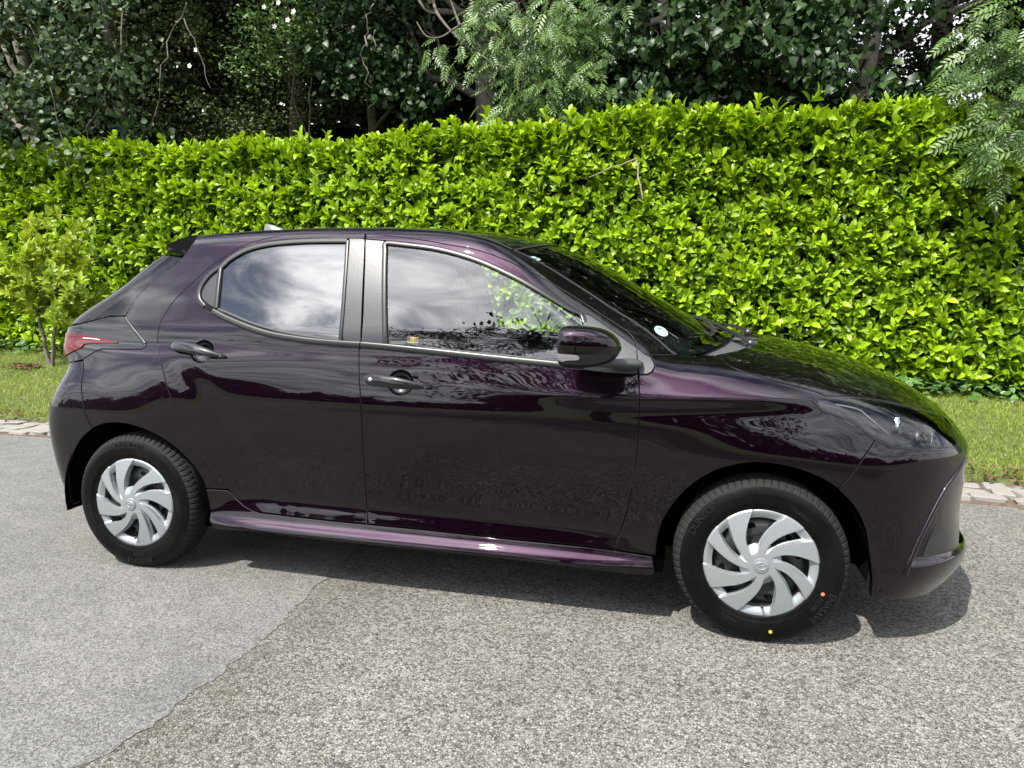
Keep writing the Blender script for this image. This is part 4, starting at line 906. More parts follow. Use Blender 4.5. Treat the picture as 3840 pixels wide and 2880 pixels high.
# rubbers round the panes and belt mouldings
linestrip('window_seal',q('N',(428,150))+q('G',(1655,145),(1350,148),(1100,162),(900,190),(750,236),(620,310),(538,386)),.022,.004,M['rubber'],RD)
linestrip('window_seal',q('G',(1668,150),(1652,400),(1627,750),(1604,1030)),.016,.004,M['mould'],RD)
linestrip('window_divider',q('G',(536,392),(512,600),(498,748)),.020,.005,M['mould'],RD)
linestrip('belt_moulding',q('G',(535,378),(436,458),(370,545),(344,620),(354,680),(398,732)),.022,.006,M['mould'],RD)
linestrip('belt_moulding',q('G',(470,775),(600,842),(800,924),(1000,985),(1300,1034),(1600,1062),(1778,1073)),.027,.007,M['mould'],RD)
linestrip('window_seal',q('G',(512,755),(640,808),(800,876),(1000,940),(1200,983),(1400,1012),(1595,1034)),.012,.003,M['rubber'],RD,lift=-.002)
linestrip('window_seal',q('E',(345,1075),(332,600),(338,240))+q('N',(722,180),(745,168),(900,184),(1100,210),(1270,248))+q('M',(200,270),(400,358),(600,460),(780,565),(930,655),(1020,695),(1046,760)),.020,.004,M['mould'],FD)
linestrip('belt_moulding',q('E',(128,1073),(400,1098),(800,1139),(1200,1179),(1600,1219),(1930,1252)),.027,.007,M['mould'],FD)
linestrip('window_seal',q('E',(380,1084),(800,1114),(1200,1153),(1560,1186),(1920,1222)),.012,.003,M['rubber'],FD,lift=-.002)
# mirror sail and the small fixed trim ahead of the door
sl_=chain(POL,B_(q('M',(1043,697))+q('L',(420,22),(600,142),(800,282),(955,392))),B_(q('L',(966,395),(984,700))),B_(q('L',(984,700),(700,690),(500,672),(345,655))),B_(q('L',(345,655),(350,300),(346,20))))
SAIL=panel('mirror_base',POL,[sl_],M['plastic'],FD,h=.02,depth=-.003,gap=.001)
fx=chain(POL,B_(q('L',(985,400),(1058,468),(1130,503),(1170,560),(1182,612),(1152,672),(1100,702),(1004,706))),B_(q('L',(1004,706),(985,400))))
panel('corner_trim',POL,[fx],M['plastic'],FEN,h=.02,depth=-.001,gap=.001)
# --- roof, windscreen, bonnet
rx=np.linspace(-1.12,.31,36);rp,_=surf(TOP,np.stack([rx,ditch(rx)+.006],1))
wy=np.linspace(-.606,.606,31);wx=.322+.075*(1-(wy/.606)**2)
wt,_=surf(TOP,np.stack([wx,wy],1))
def sym(L): return np.vstack([L,(np.asarray(L)*[1,-1,1])[::-1]])
ry=np.linspace(-.57,.57,31);rr,_=surf(TOP,np.stack([-1.135-.10*(1-(ry/.57)**2),ry],1))
roof=chain(POL,rp,wt[1:-1],(rp*[1,-1,1])[::-1],rr[::-1][1:-1])
panel('roof',POL,[roof],M['paint'],car,h=.022,mirror=False)
for s_ in (1,): strip('roof_ditch_moulding',*surf(TOP,np.stack([dx,ditch(dx)+.003],1)),.014,.002,M['rubber'],car)
wb_=onbody(q('O',(180,600),(380,570),(520,520),(650,460),(710,420)))
wl=TOP.to(ws_e[1:]);wbot=smoothline(np.vstack([wl[-1],TOP.to(wb_)[1:],[1.185,-.2],[1.195,0]]))
wbs=np.vstack([wbot,(wbot*[1,-1])[::-1][1:]])
wtop=np.stack([wx,wy],1)
left=smoothline(np.vstack([wtop[0],wl]))
wsl=np.vstack([left,wbs[1:-1],(left*[1,-1])[::-1],wtop[::-1][1:-1]])
WSP=panel('windscreen',TOP,[wsl],M['screen'],car,h=.025,mirror=False,depth=.003,rim=0,gap=-.004)
# black ceramic border on the inside of the windscreen
inner=offset(resample(wsl,.02),.045)
panel('windscreen_border',TOP,[wsl,inner],M['gloss'],WSP[0],h=.02,mirror=False,depth=.006,rim=0,gap=-.004)
for sgn in(1,-1):
    u=left*[1,sgn];p,n=surf(TOP,u);strip('windscreen_seal',p,n,.014,.002,M['rubber'],car,mirror=False)
u=wtop;p,n=surf(TOP,u);strip('windscreen_seal',p,n,.010,.001,M['rubber'],car,mirror=False)
br=smoothline(np.vstack([TOP.to(onbody(q('O',(580,606),(750,572),(900,532),(1050,462),(1110,412)))),[1.318,-.1],[1.322,0]]))
brs=np.vstack([br,(br*[1,-1])[::-1][1:]])
hg=smoothline(TOP.to(B_(hood_gap)));hl=smoothline(np.vstack([TOP.to(B_(q('D',(330,310),(540,316),(800,360),(1000,414)))),[1.945,-.50],[2.005,-.32],[2.03,-.15],[2.037,0]]))
hn=np.vstack([hg,hl[1:]])
bon=np.vstack([brs[::-1],hn[1:],(hn*[1,-1])[::-1][1:-1]])
panel('bonnet',TOP,[bon],M['paint'],car,h=.018,mirror=False)
# --- cowl
cw=np.vstack([wbs,brs[::-1]])
def Fc(p): return F(p)+.022*np.clip(1,0,1)
COWL=panel('cowl_panel',TOP,[cw],M['plastic'],car,h=.02,mirror=False,depth=.020,rim=0,gap=-.01)
for sgn in (1,-1):
    for yy in (.12,.30):
        c,n=surf(TOP,np.array([[1.245,sgn*yy]]));bm=bmesh.new();bmesh.ops.create_cube(bm,size=1,matrix=Matrix.Translation(Vector(c[0]-n[0]*.018))@Vector(n[0]).to_track_quat('Z','Y').to_matrix().to_4x4()@Matrix.Diagonal((.055,.11,.004,1)))
        bmobj('cowl_grille',bm,M['satin'],COWL[0])
# --- bumpers
bgap=q('D',(640,575),(560,690),(490,790),(405,885))
archb=np.array([(1.510,-.873,.580),(1.563,-.866,.525),(1.605,-.858,.452),(1.628,-.851,.37),(1.640,-.84,.30),(1.652,-.811,.188)])
hlow=q('D',(640,575),(720,612),(900,638),(1100,634))
topc=np.array([(1.925,-.655,.722),(1.945,-.60,.77),(1.96,-.53,.792),(2.0,-.36,.80),(2.045,-.15,.797),(2.05,0,.796)])
nb=np.vstack([smoothline(CF.to(archb))[::-1],smoothline(CF.to(onbody(bgap)))[::-1][1:],smoothline(CF.to(onbody(hlow)))[1:],smoothline(CF.to(topc))])
bl=np.array([[-.90,.176],[-.6,.176],[0,.176]])
bump=np.vstack([nb,(nb*[-1,1])[::-1][1:],(np.array([[.9,.176],[.6,.176],[0,.176],[-.6,.176]]))])
gr=np.array([(-.30,.575),(-.42,.46),(-.50,.355),(-.47,.325),(-.2,.318),(0,.316)]);gr=np.vstack([smoothline(gr),(smoothline(gr)*[-1,1])[::-1][1:]]);
ugr=np.array([(-.42,.665),(-.2,.655),(0,.652),(.2,.655),(.42,.665),(.40,.69),(0,.684),(-.40,.69)])
fogs=[]
fa=np.linspace(0,2*math.pi,25)[:-1]
BUMP=panel('front_bumper',CF,[bump,gr],M['paint'],car,h=.016,mirror=False,rim=.03)
GR=panel('lower_grille',CF,[gr],M['void'],car,h=.03,mirror=False,depth=.03,rim=0,gap=-.01)
for zz in np.arange(.34,.57,.033):
    hw=.49-(zz-.34)*.8;u=np.stack([np.linspace(-hw,hw,30),np.full(30,zz)],1);p,n=surf(CF,u);strip('slat',p,n,.012,.012,M['gloss'],GR[0],lift=-.022,mirror=False)
p,n=surf(CF,np.stack([np.linspace(-.36,.36,24),np.full(24,.672)],1));strip('upper_grille_slot',p,n,.022,.003,M['gloss'],car,mirror=False)
# emblem on the nose
def emblem(name,parent,mtx,s,mat_):
    bm=bmesh.new()
    def ring(a,b,cx,cy,w,z0=0):
        n=40;rows=[]
        for k in range(6):
            ph=2*math.pi*k/6;rows.append([bm.verts.new(mtx@Vector(((cx+(a+w*math.cos(ph))*math.cos(t))*s,(cy+(b+w*math.cos(ph))*math.sin(t))*s,(w*.8*math.sin(ph)+z0)*s))) for t in np.linspace(0,2*math.pi,n+1)[:-1]])
        for k in range(6):
            for j in range(n): bm.faces.new((rows[k][j],rows[k][(j+1)%n],rows[(k+1)%6][(j+1)%n],rows[(k+1)%6][j]))
    ring(.93,.62,0,0,.075);ring(.60,.19,0,.30,.065);ring(.22,.55,0,.0,.065)
    bmesh.ops.recalc_face_normals(bm,faces=bm.faces)
    return bmobj(name,bm,mat_,parent)
c,n=surf(CF,np.array([[0.,.735]]));mt=Matrix.Translation(Vector(c[0]+n[0]*.004))@Matrix(((0,0,n[0][0],0),(1,0,n[0][1],0),(0,1,n[0][2],0),(0,0,0,1)));emblem('nose_emblem',car,mt,.058,M['chrome'])
# parking sensors, fog lamps
for sg in (1,-1):
    for a,zz in ((-.690,.545),):
        c,n=surf(CF,np.array([[a*sg,zz]]));bm=bmesh.new();bmesh.ops.create_cone(bm,cap_ends=True,segments=20,radius1=.011,radius2=.009,depth=.008,matrix=Matrix.Translation(Vector(c[0]))@Vector(n[0]).to_track_quat('Z','Y').to_matrix().to_4x4());bmobj('parking_sensor',bm,M['gloss'],car)
# blade edge beside the grille recess
zb=np.linspace(.285,.665,40);xb=RX(zb)-.004;pb=[]
lo_=np.full(40,.3);hi_=np.full(40,1.0)
for i in range(30):
    m_=(lo_+hi_)/2;v=F(np.stack([xb,-m_,zb],1));lo_=np.where(v<0,m_,lo_);hi_=np.where(v<0,hi_,m_)
pb=np.stack([xb,-lo_,zb],1);strip('bumper_blade',pb,grad(pb),.016,.006,M['paint'],car)
fb=smoothline(np.array([(-.748,.335),(-.742,.36),(-.722,.40),(-.70,.425),(-.675,.415),(-.66,.385),(-.668,.345),(-.70,.338),(-.735,.333)]),.01)
panel('fog_lamp_bezel',CF,[fb],M['lampdark'],BUMP[0],h=.012,depth=-.003,rim=.004,gap=.001)
# --- headlamps
hlo=np.vstack([smoothline(CF.to(onbody(q('D',(252,332),(300,395),(400,430),(490,465),(560,520),(640,577),(720,613),(900,639),(1100,635))))),smoothline(CF.to(np.array([(1.925,-.655,.722),(1.937,-.63,.76),(1.93,-.59,.796)]))),smoothline(CF.to(onbody(q('D',(1000,418),(800,364),(540,319),(300,316),(252,328)))))])
HL=panel('headlamp',CF,[hlo],M['lens'],car,h=.02,depth=-.001,rim=.004,gap=.003)
HB=panel('lamp_housing',CF,[hlo],M['lampdark'],HL,h=.02,depth=.055,rim=0,gap=-.004)
linestrip('lamp_seal',np.vstack([surf(CF,hlo)[0]]),.010,.0015,M['gloss'],HL,par=CF,lift=-.001)
# dark eyebrow and chrome edges inside the lamp
eb=smoothline(CF.to(onbody(q('D',(275,345),(420,420),(520,470),(620,545),(720,600),(880,625)))));p,n=surf(CF,eb);strip('lamp_bezel',p,n,.05,.006,M['lampdark'],HL,lift=-.016)
p,n=surf(CF,smoothline(CF.to(onbody(q('D',(300,330),(480,350),(570,380),(640,450),(760,560),(850,608))))));strip('lamp_reflector_edge',p,n,.006,.003,M['amber'],HL,lift=-.022)
p,n=surf(CF,smoothline(CF.to(onbody(q('D',(980,448),(1015,530),(1008,612))))));strip('lamp_reflector_edge',p,n,.008,.004,M['chrome'],HL,lift=-.02)
p,n=surf(CF,smoothline(CF.to(onbody(q('D',(1125,480),(1112,615))))));strip('lamp_reflector_edge',p,n,.006,.004,M['chrome'],HL,lift=-.012)
for i,sg in enumerate((1,-1)):
    c=onbody(q('D',(905,545)))[0]*[1,sg,1];n=grad(c[None])[0]
    dirn=Vector((.75,-.35*sg,0)).normalized()
    bm=bmesh.new()
    mt=Matrix.Translation(Vector(c-n*.050))@dirn.to_track_quat('Z','Y').to_matrix().to_4x4()
    bmesh.ops.create_cone(bm,cap_ends=True,segments=28,radius1=.040,radius2=.044,depth=.075,matrix=mt)
    bmobj('projector_barrel',bm,M['lampdark'],HL[i],auto=40)
    bm=bmesh.new();bmesh.ops.create_uvsphere(bm,u_segments=24,v_segments=14,radius=.036,matrix=mt@Matrix.Translation((0,0,.026)));bmobj('projector_lens',bm,M['gloss'],HL[i])
    c=onbody(q('D',(815,490)))[0]*[1,sg,1]
    bm=bmesh.new();bmesh.ops.create_cube(bm,size=1,matrix=Matrix.Translation(Vector(c-n*.03))@Matrix.Rotation(.3*sg,4,'Z')@Matrix.Diagonal((.03,.004,.075,1)));bmobj('lamp_reflector_edge',bm,M['chrome'],HL[i])
# --- rear bumper
rgap=q('B',(385,468),(330,340),(305,200),(305,100),(320,0),(316,-55))
rarch=np.array([(-1.463,-.871,.610),(-1.525,-.862,.567),(-1.577,-.853,.514),(-1.615,-.846,.46),(-1.642,-.837,.413),(-1.660,-.83,.34),(-1.664,-.82,.29),(-1.655,-.80,.232)])
rtopc=np.array([(-1.66,-.775,.872),(-1.70,-.72,.868),(-1.735,-.62,.80),(-1.76,-.5,.735),(-1.80,-.25,.715),(-1.82,0,.712)])
rn=np.vstack([smoothline(CB.to(rarch))[::-1],smoothline(CB.to(onbody(rgap)))[1:],smoothline(CB.to(rtopc))])
rb=np.vstack([rn,(rn*[-1,1])[::-1][1:],np.array([[.55,.232],[.2,.225],[-.2,.225],[-.55,.232]])])
panel('rear_bumper',CB,[rb],M['paint'],car,h=.018,mirror=False,rim=.03)
for sg in (1,-1):
    c,n=surf(CB,np.array([[-.585*sg,.60]]));bm=bmesh.new();bmesh.ops.create_cone(bm,cap_ends=True,segments=20,radius1=.011,radius2=.009,depth=.008,matrix=Matrix.Translation(Vector(c[0]))@Vector(n[0]).to_track_quat('Z','Y').to_matrix().to_4x4());bmobj('parking_sensor',bm,M['gloss'],car)
# --- tail lamps, tailgate, rear glass, spoiler
tl=np.vstack([smoothline(CB.to(np.array([(-1.74,-.60,1.035),(-1.70,-.70,1.03),(-1.62,-.735,1.045),(-1.53,-.742,1.068),(-1.46,-.743,1.083),(-1.374,-.747,1.088)]))),
  smoothline(CB.to(onbody(q('A',(742,972),(750,992),(800,1062),(880,1152),(922,1214))))),smoothline(CB.to(onbody(q('A',(922,1230),(880,1253),(520,1253),(480,1268),(350,1348))))),smoothline(CB.to(np.array([(-1.60,-.80,.885),(-1.66,-.775,.876),(-1.70,-.72,.872),(-1.735,-.62,.88)])))])
TL=panel('tail_lamp',CB,[tl],M['gloss'],car,h=.014,gap=.003)
rl=np.vstack([smoothline(CB.to(np.array([(-1.735,-.62,1.012),(-1.70,-.70,1.006),(-1.66,-.75,1.004)]))),smoothline(CB.to(onbody(q('A',(330,1118),(480,1145),(600,1172),(672,1194)))))[0:],smoothline(CB.to(onbody(q('A',(672,1200),(450,1203),(375,1212),(345,1245))))),smoothline(CB.to(np.array([(-1.645,-.785,.915),(-1.68,-.755,.90),(-1.735,-.62,.91)])))])
RL=panel('red_lens',CB,[rl],M['red'],TL,h=.014,depth=-.005,rim=.006,gap=.001)
linestrip('lens_rib',q('A',(370,1160),(450,1165),(520,1176)),.007,.003,M['chrome'],RL,par=CB,lift=.005)
linestrip('lamp_edge',q('A',(735,975),(745,995),(795,1065),(870,1155),(905,1205)),.012,.003,M['mould'],TL,par=CB)
tgl=CB.to(np.array([(-1.74,-.605,1.035),(-1.62,-.735,1.050),(-1.46,-.743,1.088),(-1.374,-.748,1.090)]))
gl=np.vstack([tgl,smoothline(CB.to(tg[:6]))[1:]]);
ga=np.linspace(gl[-1][0],-gl[-1][0],21)[1:-1];gtop=np.stack([ga,1.345+.055*(1-(ga/gl[-1][0])**2)],1)
glass=np.vstack([gl,gtop,(gl*[-1,1])[::-1],np.array([[.25,1.03],[0,1.028],[-.25,1.03]])])
RGL=panel('rear_window',CB,[glass],M['rearglass'],car,h=.025,mirror=False,rim=.01,depth=.002)
tgate=np.vstack([smoothline(CB.to(np.array([(-1.735,-.62,.80),(-1.76,-.5,.735),(-1.80,-.25,.715),(-1.82,0,.712)]))),smoothline(CB.to(np.array([(-1.735,-.62,.80),(-1.76,-.5,.735),(-1.80,-.25,.715),(-1.82,0,.712)])))[::-1][1:]*[-1,1],smoothline(CB.to(np.array([(-1.735,.62,.88),(-1.74,.61,1.03)]))),np.array([[.25,1.025],[0,1.023],[-.25,1.025]]),smoothline(CB.to(np.array([(-1.74,-.61,1.03),(-1.735,-.62,.88)])))])
panel('tailgate',CB,[tgate],M['paint'],car,h=.02,mirror=False)
p,n=surf(CB,np.stack([np.linspace(-.5,.5,30),np.full(30,.98)],1));strip('tail_lamp_bar',p,n,.06,.004,M['gloss'],car,mirror=False)
# spoiler: a hollow-chinned wing carried on from the roof
ys=np.linspace(-.565,.565,25);rows=[]
for y in ys:
    w=1-(abs(y)/.565)**3;x0=-1.10;x1=-1.30-.115*w
    a,_=surf(TOP,np.array([[x0,y]]));a=a[0];top=a[2]+.004
    tipz=top-.030-.012*(1-w)
    rows.append([(x0,y,top-.004),(x0-.08,y,top-.004),(x1+.03,y,tipz+.010),(x1,y,tipz),(x1-.004,y,tipz-.014),(x1+.012,y,tipz-.032),(x1+.07,y,tipz-.045),(x0-.05,y,tipz-.05)])
V=np.array(rows).reshape(-1,3);k=8;F_=[(i*k+j,i*k+j+1,(i+1)*k+j+1,(i+1)*k+j) for i in range(24) for j in range(k-1)]+[tuple(range(k))[::-1],tuple(24*k+j for j in range(k))]
bm=bmesh.new();vs_=[bm.verts.new(v) for v in V];[bm.faces.new([vs_[i] for i in f]) for f in F_];bmesh.ops.recalc_face_normals(bm,faces=bm.faces);bmobj('roof_spoiler',bm,M['gloss'],car,auto=35)
# shark-fin aerial
bm=bmesh.new();rows=[]
for t,hh,ww in ((0,.001,.004),(.15,.012,.012),(.4,.027,.020),(.7,.044,.026),(.92,.052,.024),(1.0,.046,.016)):
    x=-.985-t*.175;hh=hh*1.35+.004*(t>0);zb_=float(Hu(np.array([x]),np.array([0.]))[0])-.003
    rows.append([bm.verts.new((x,ww*math.cos(a)*(1-.55*math.sin(a)),zb_+hh*math.sin(a))) for a in np.linspace(0,math.pi,9)])
for a,b in zip(rows[:-1],rows[1:]):
    for j in range(8): bm.faces.new((a[j],a[j+1],b[j+1],b[j]))
bm.faces.new(rows[-1]);bmesh.ops.recalc_face_normals(bm,faces=bm.faces);bmobj('roof_aerial',bm,simple('aerial_grey',(.10,.10,.105),.3,coat=.3),car,auto=50)
# --- wheel wells and floor
for cx,r in ((1.275,.352),(-1.30,.352)):
    for sg in (-1,1):
        n=28;an=np.linspace(-.16 if cx>0 else -.05,math.pi+(.05 if cx>0 else .22),n);V=[];F_=[]
        for (yy,rr_) in ((.848,r),(.80,r+.012),(.50,r+.012)):
            V+=[(cx+rr_*math.cos(a),sg*yy,.300+rr_*math.sin(a)) for a in an]
        for i in range(2): F_+=[(i*n+j,i*n+j+1,(i+1)*n+j+1,(i+1)*n+j) for j in range(n-1)]
        V.append((cx,sg*.50,.3));F_+=[(2*n+j,2*n+j+1,3*n) for j in range(n-1)]
        mk('wheel_arch_liner',V,F_,M['void'],car)
bm=bmesh.new()
for (x0,x1,z0,z1,w) in ((-1.0,.95,.19,.24,.77),(-1.72,-.9,.24,.30,.50),(.9,1.9,.2,.26,.50)):
    bmesh.ops.create_cube(bm,size=1,matrix=Matrix.Translation(((x0+x1)/2,0,(z0+z1)/2))@Matrix.Diagonal((x1-x0,2*w,z1-z0,1)))
bmobj('underbody',bm,M['void'],car,smooth=False)
# --- door handles
def handle(i,door,px0,px1,hc,key=False):
    sg=(1,-1,1) if i else (1,1,1)
    a,b=onbody([px0])[0],onbody([px1])[0];a,b=a-(b-a)*.03,b+(b-a)*.03;n=28;rows=[];bm=bmesh.new()
    ts=np.concatenate([[0,.01,.03,.06],np.linspace(.1,.9,18),[.94,.97,.99,1.0]])
    for t in ts:
        c=a+(b-a)*t;u=POL.to(c[None]);p,nn=surf(POL,u);p=p[0];nn=nn[0]
        e=math.sqrt(max(0,1-(max(0,(.16-t))/.16)**2)) if t<.16 else (1-.86*max(0,(t-.45)/.55)**1.6)
        hh=.0235*e
        lift=.010+.020*math.sin(math.pi*min(1,max(0,t)))**.8
        if t in(0.,1.): hh=max(hh,.001)
        up=np.array([0,0,1.])-nn*nn[2];up/=np.linalg.norm(up)
        rows.append([bm.verts.new(Vector((p+nn*(lift+.011*e*math.cos(f))+up*hh*math.sin(f))*sg)) for f in np.linspace(0,2*math.pi,15)[:-1]])
    for r0,r1 in zip(rows[:-1],rows[1:]):
        for j in range(14): bm.faces.new((r0[j],r0[(j+1)%14],r1[(j+1)%14],r1[j]))
    bm.faces.new(rows[0]);bm.faces.new(rows[-1])
    for t in (.06,.9):      # mounts
        c=a+(b-a)*t;p,nn=surf(POL,POL.to(c[None]));q_=Vector(nn[0]).to_track_quat('Z','Y').to_matrix().to_4x4()
        m_=Matrix.Translation(Vector(p[0]+nn[0]*.006))@q_@Matrix.Diagonal((.030,.014 if t>.5 else .026,.026,1))
        if i: m_=Matrix.Diagonal((1,-1,1,1))@m_
        bmesh.ops.create_cube(bm,size=1,matrix=m_)
    bmesh.ops.recalc_face_normals(bm,faces=bm.faces);h_=bmobj('door_handle',bm,M['gloss'],door,auto=60)
    # finger cup
    bm=bmesh.new();rows=[]
    for k in range(7):
        f=k/6*math.pi/2;rr=.0535*math.cos(f);dd=.030*math.sin(f)
        u=np.array([(hc[0]+rr*math.cos(s),hc[1]+rr*.92*math.sin(s)) for s in np.linspace(0,2*math.pi,27)[:-1]]);p,nn=surf(POL,u)
        rows.append([bm.verts.new(Vector((x-y*dd)*sg)) for x,y in zip(p,nn)])
    for r0,r1 in zip(rows[:-1],rows[1:]):
        for j in range(26): bm.faces.new((r0[j],r0[(j+1)%26],r1[(j+1)%26],r1[j]))
    bm.faces.new(rows[-1]);bmesh.ops.recalc_face_normals(bm,faces=bm.faces);bmesh.ops.reverse_faces(bm,faces=bm.faces);bmobj('handle_cup',bm,M['gloss'],door)
    if key:
        c=onbody(q('E',(238,1386)))[0];nn=grad(c[None])[0];bm=bmesh.new();bmesh.ops.create_cone(bm,cap_ends=True,segments=24,radius1=.009,radius2=.008,depth=.012,matrix=Matrix.Translation(Vector((c+nn*.026)*sg))@Vector(nn*sg).to_track_quat('Z','Y').to_matrix().to_4x4());bmobj('key_lock',bm,M['chrome'],door)
for i in (0,1):
    handle(i,RD[i],*q('G',(122,1092),(574,1184)),hr);handle(i,FD[i],*q('E',(180,1378),(733,1452)),hf,key=(i==0))
# --- door mirrors
def mirror(i):
    sg=-1 if i==0 else 1
    st=[(.583,.058,.070,1.036,.985),(.588,.066,.080,1.035,.985),(.610,.071,.088,1.035,.985),(.660,.071,.090,1.035,.984),(.705,.066,.086,1.035,.982),(.740,.056,.076,1.034,.980),(.765,.041,.060,1.033,.977),(.780,.022,.040,1.032,.975),(.786,.006,.015,1.031,.974)]
    n=48;G=[]
    for x,hh,hd,zc_,yc in st:
        row=[]
        for a in np.linspace(0,2*math.pi,n+1)[:-1]:
            c,s=math.cos(a),math.sin(a);e=.60
            row.append((x,sg*(yc+hd*abs(c)**e*np.sign(c)),zc_+hh*abs(s)**e*np.sign(s)))
        G.append(row)
    G=np.array(G)
    up_=[];lo_=[];ind=[]
    for r in range(len(st)-1):
        for j in range(n):
            f=((r,j),(r,(j+1)%n),(r+1,(j+1)%n),(r+1,j));s=math.sin((j+.5)*2*math.pi/n)
            (up_ if s>-.12 else lo_).append(f)
            if -.55<s<=-.12 and math.cos((j+.5)*2*math.pi/n)>.25 and r<3-int(s<-.35): ind.append(f)
    def build(nm,fs,m_,off=0,cap=False,par=SAIL[i]):
        bm=bmesh.new();d={}
        c0=np.array([.66,sg*.985,1.035])
        for f in fs:
            vs=[]
            for k in f:
                if k not in d:
                    v=G[k[0],k[1]];d[k]=bm.verts.new(Vector(v+(v-c0)/np.linalg.norm(v-c0)*off))
                vs.append(d[k])
            bm.faces.new(vs)
        if cap: bm.faces.new([bm.verts.new(Vector(v)) for v in G[0]])
        bmesh.ops.recalc_face_normals(bm,faces=bm.faces)
        o=bmobj(nm,bm,m_,par,auto=60);md=o.modifiers.new('s','SUBSURF');md.levels=md.render_levels=2
        return o
    build('mirror_cap',up_,M['paint']);build('mirror_shell',lo_,M['gloss']);build('indicator_lens',ind,M['amber'],.0022)
    bm=bmesh.new();vs=[bm.verts.new(Vector((v[0]+.004,sg*.985+(v[1]-sg*.985)*.93,1.035+(v[2]-1.035)*.93))) for v in G[1]];bm.faces.new(vs);bmobj('mirror_glass',bm,M['chrome'],SAIL[i])
    # arm
    bm=bmesh.new();rows=[]
    for (x,y,z,wx,wz) in ((.690,.955,.985,.045,.016),(.725,.925,.978,.050,.017),(.765,.89,.972,.052,.018),(.79,.855,.968,.055,.020),(.80,.82,.966,.055,.022)):
        rows.append([bm.verts.new((x+wx*math.cos(a),sg*y,z+wz*math.sin(a))) for a in np.linspace(0,2*math.pi,17)[:-1]])
    for r0,r1 in zip(rows[:-1],rows[1:]):
        for j in range(16): bm.faces.new((r0[j],r0[(j+1)%16],r1[(j+1)%16],r1[j]))
    bm.faces.new(rows[0]);bm.faces.new(rows[-1]);bmesh.ops.recalc_face_normals(bm,faces=bm.faces);bmobj('mirror_arm',bm,M['plastic'],SAIL[i])
mirror(0);mirror(1)
# --- wipers
def bar(name,pts,w,h,m_,par):
    p=np.array(pts);u=TOP.to(p);_,n=surf(TOP,u);return strip(name,p,n,w,h,m_,par,mirror=False,prof=[(-.5,-1),(-.5,.5),(-.2,1),(.2,1),(.5,.5),(.5,-1),(-.5,-1)])
def lifted(px,l):
    p=onbody(px);n=grad(p);return p+n*np.array(l)[:,None]
def ontop(pts,l):
    p,n=surf(TOP,np.array(pts,float));return smoothline(p+n*np.array(l)[:,None],.03)
for base,mid,tip,b0,b1 in (((1.245,-.40),(1.165,-.28),(1.085,-.02),(1.115,-.36),(.985,.30)),((1.265,.02),(1.165,.14),(1.075,.36),(1.145,.0),(.98,.58))):
    wa=empty('wiper',parent=car)
    bar('wiper_arm',ontop([base,(base[0]-.03,base[1]+.03),mid,tip],[.004,.016,.020,.018]),.026,.006,M['satin'],wa)
    bar('wiper_blade',ontop([b0,((b0[0]+b1[0])/2+.02,(b0[1]+b1[1])/2),b1],[.012,.016,.012]),.020,.008,M['rubber'],wa)
    bm=bmesh.new();p,n=surf(TOP,np.array([base]));bmesh.ops.create_cone(bm,cap_ends=True,segments=16,radius1=.018,radius2=.014,depth=.03,matrix=Matrix.Translation(Vector(p[0]+n[0]*.0)));bmobj('wiper_pivot',bm,M['satin'],wa)
# --- windscreen stickers
ang=np.linspace(0,2*math.pi,29)[:-1]
def sticker(nm,poly):
    return panel(nm,TOP,[poly],M['sticker'],WSP[0],h=.01,mirror=False,depth=-.001,rim=0,gap=0)[0]
s1=TOP.to(onbody(q('M',(600,240),(640,237),(697,262),(662,276))));sticker('parking_disc_sticker',s1)
oc=q('J',(354,54))[0];ov=[(oc[0]+(36*math.cos(a)*.86-20*math.sin(a)*.50)*.78802,oc[1]+(36*math.cos(a)*.50+20*math.sin(a)*.86)*.78802) for a in ang];sticker('oval_sticker',TOP.to(onbody(ov)))
def textmesh(s,size,bold=True):
    c=bpy.data.curves.new('t','FONT');c.body=s;c.size=size;c.align_x='CENTER';c.align_y='CENTER';c.extrude=.0;c.resolution_u=3
    o=bpy.data.objects.new('t',c);COL.objects.link(o);bpy.context.view_layer.update()
    dg=bpy.context.evaluated_depsgraph_get();me=o.evaluated_get(dg).to_mesh()
    V=np.array([v.co[:] for v in me.vertices]);Fc_=[tuple(p.vertices) for p in me.polygons];o.to_mesh_clear();bpy.data.objects.remove(o)
    return V,Fc_
def flat_text(s,size,px,ex,ey,par):
    V,Fc_=textmesh(s,size);c=onbody([px])[0]
    P=c+np.outer(V[:,0],ex)+np.outer(V[:,1],ey);pp,n=surf(TOP,P[:,:2]);mk('sticker_print',pp+n*.0025,Fc_,M['ink'],par,smooth=False)
ex=np.array([.80,-.42,-.43]);ex/=np.linalg.norm(ex);ey=np.array([.2,.75,.0]);ey-=ex*(ex@ey);ey/=np.linalg.norm(ey)
flat_text('2',.030,(oc[0]-6,oc[1]-9),ex,ey,WSP[0])
flat_text('3',.030,q('M',(650,256))[0],ex,ey,WSP[0])
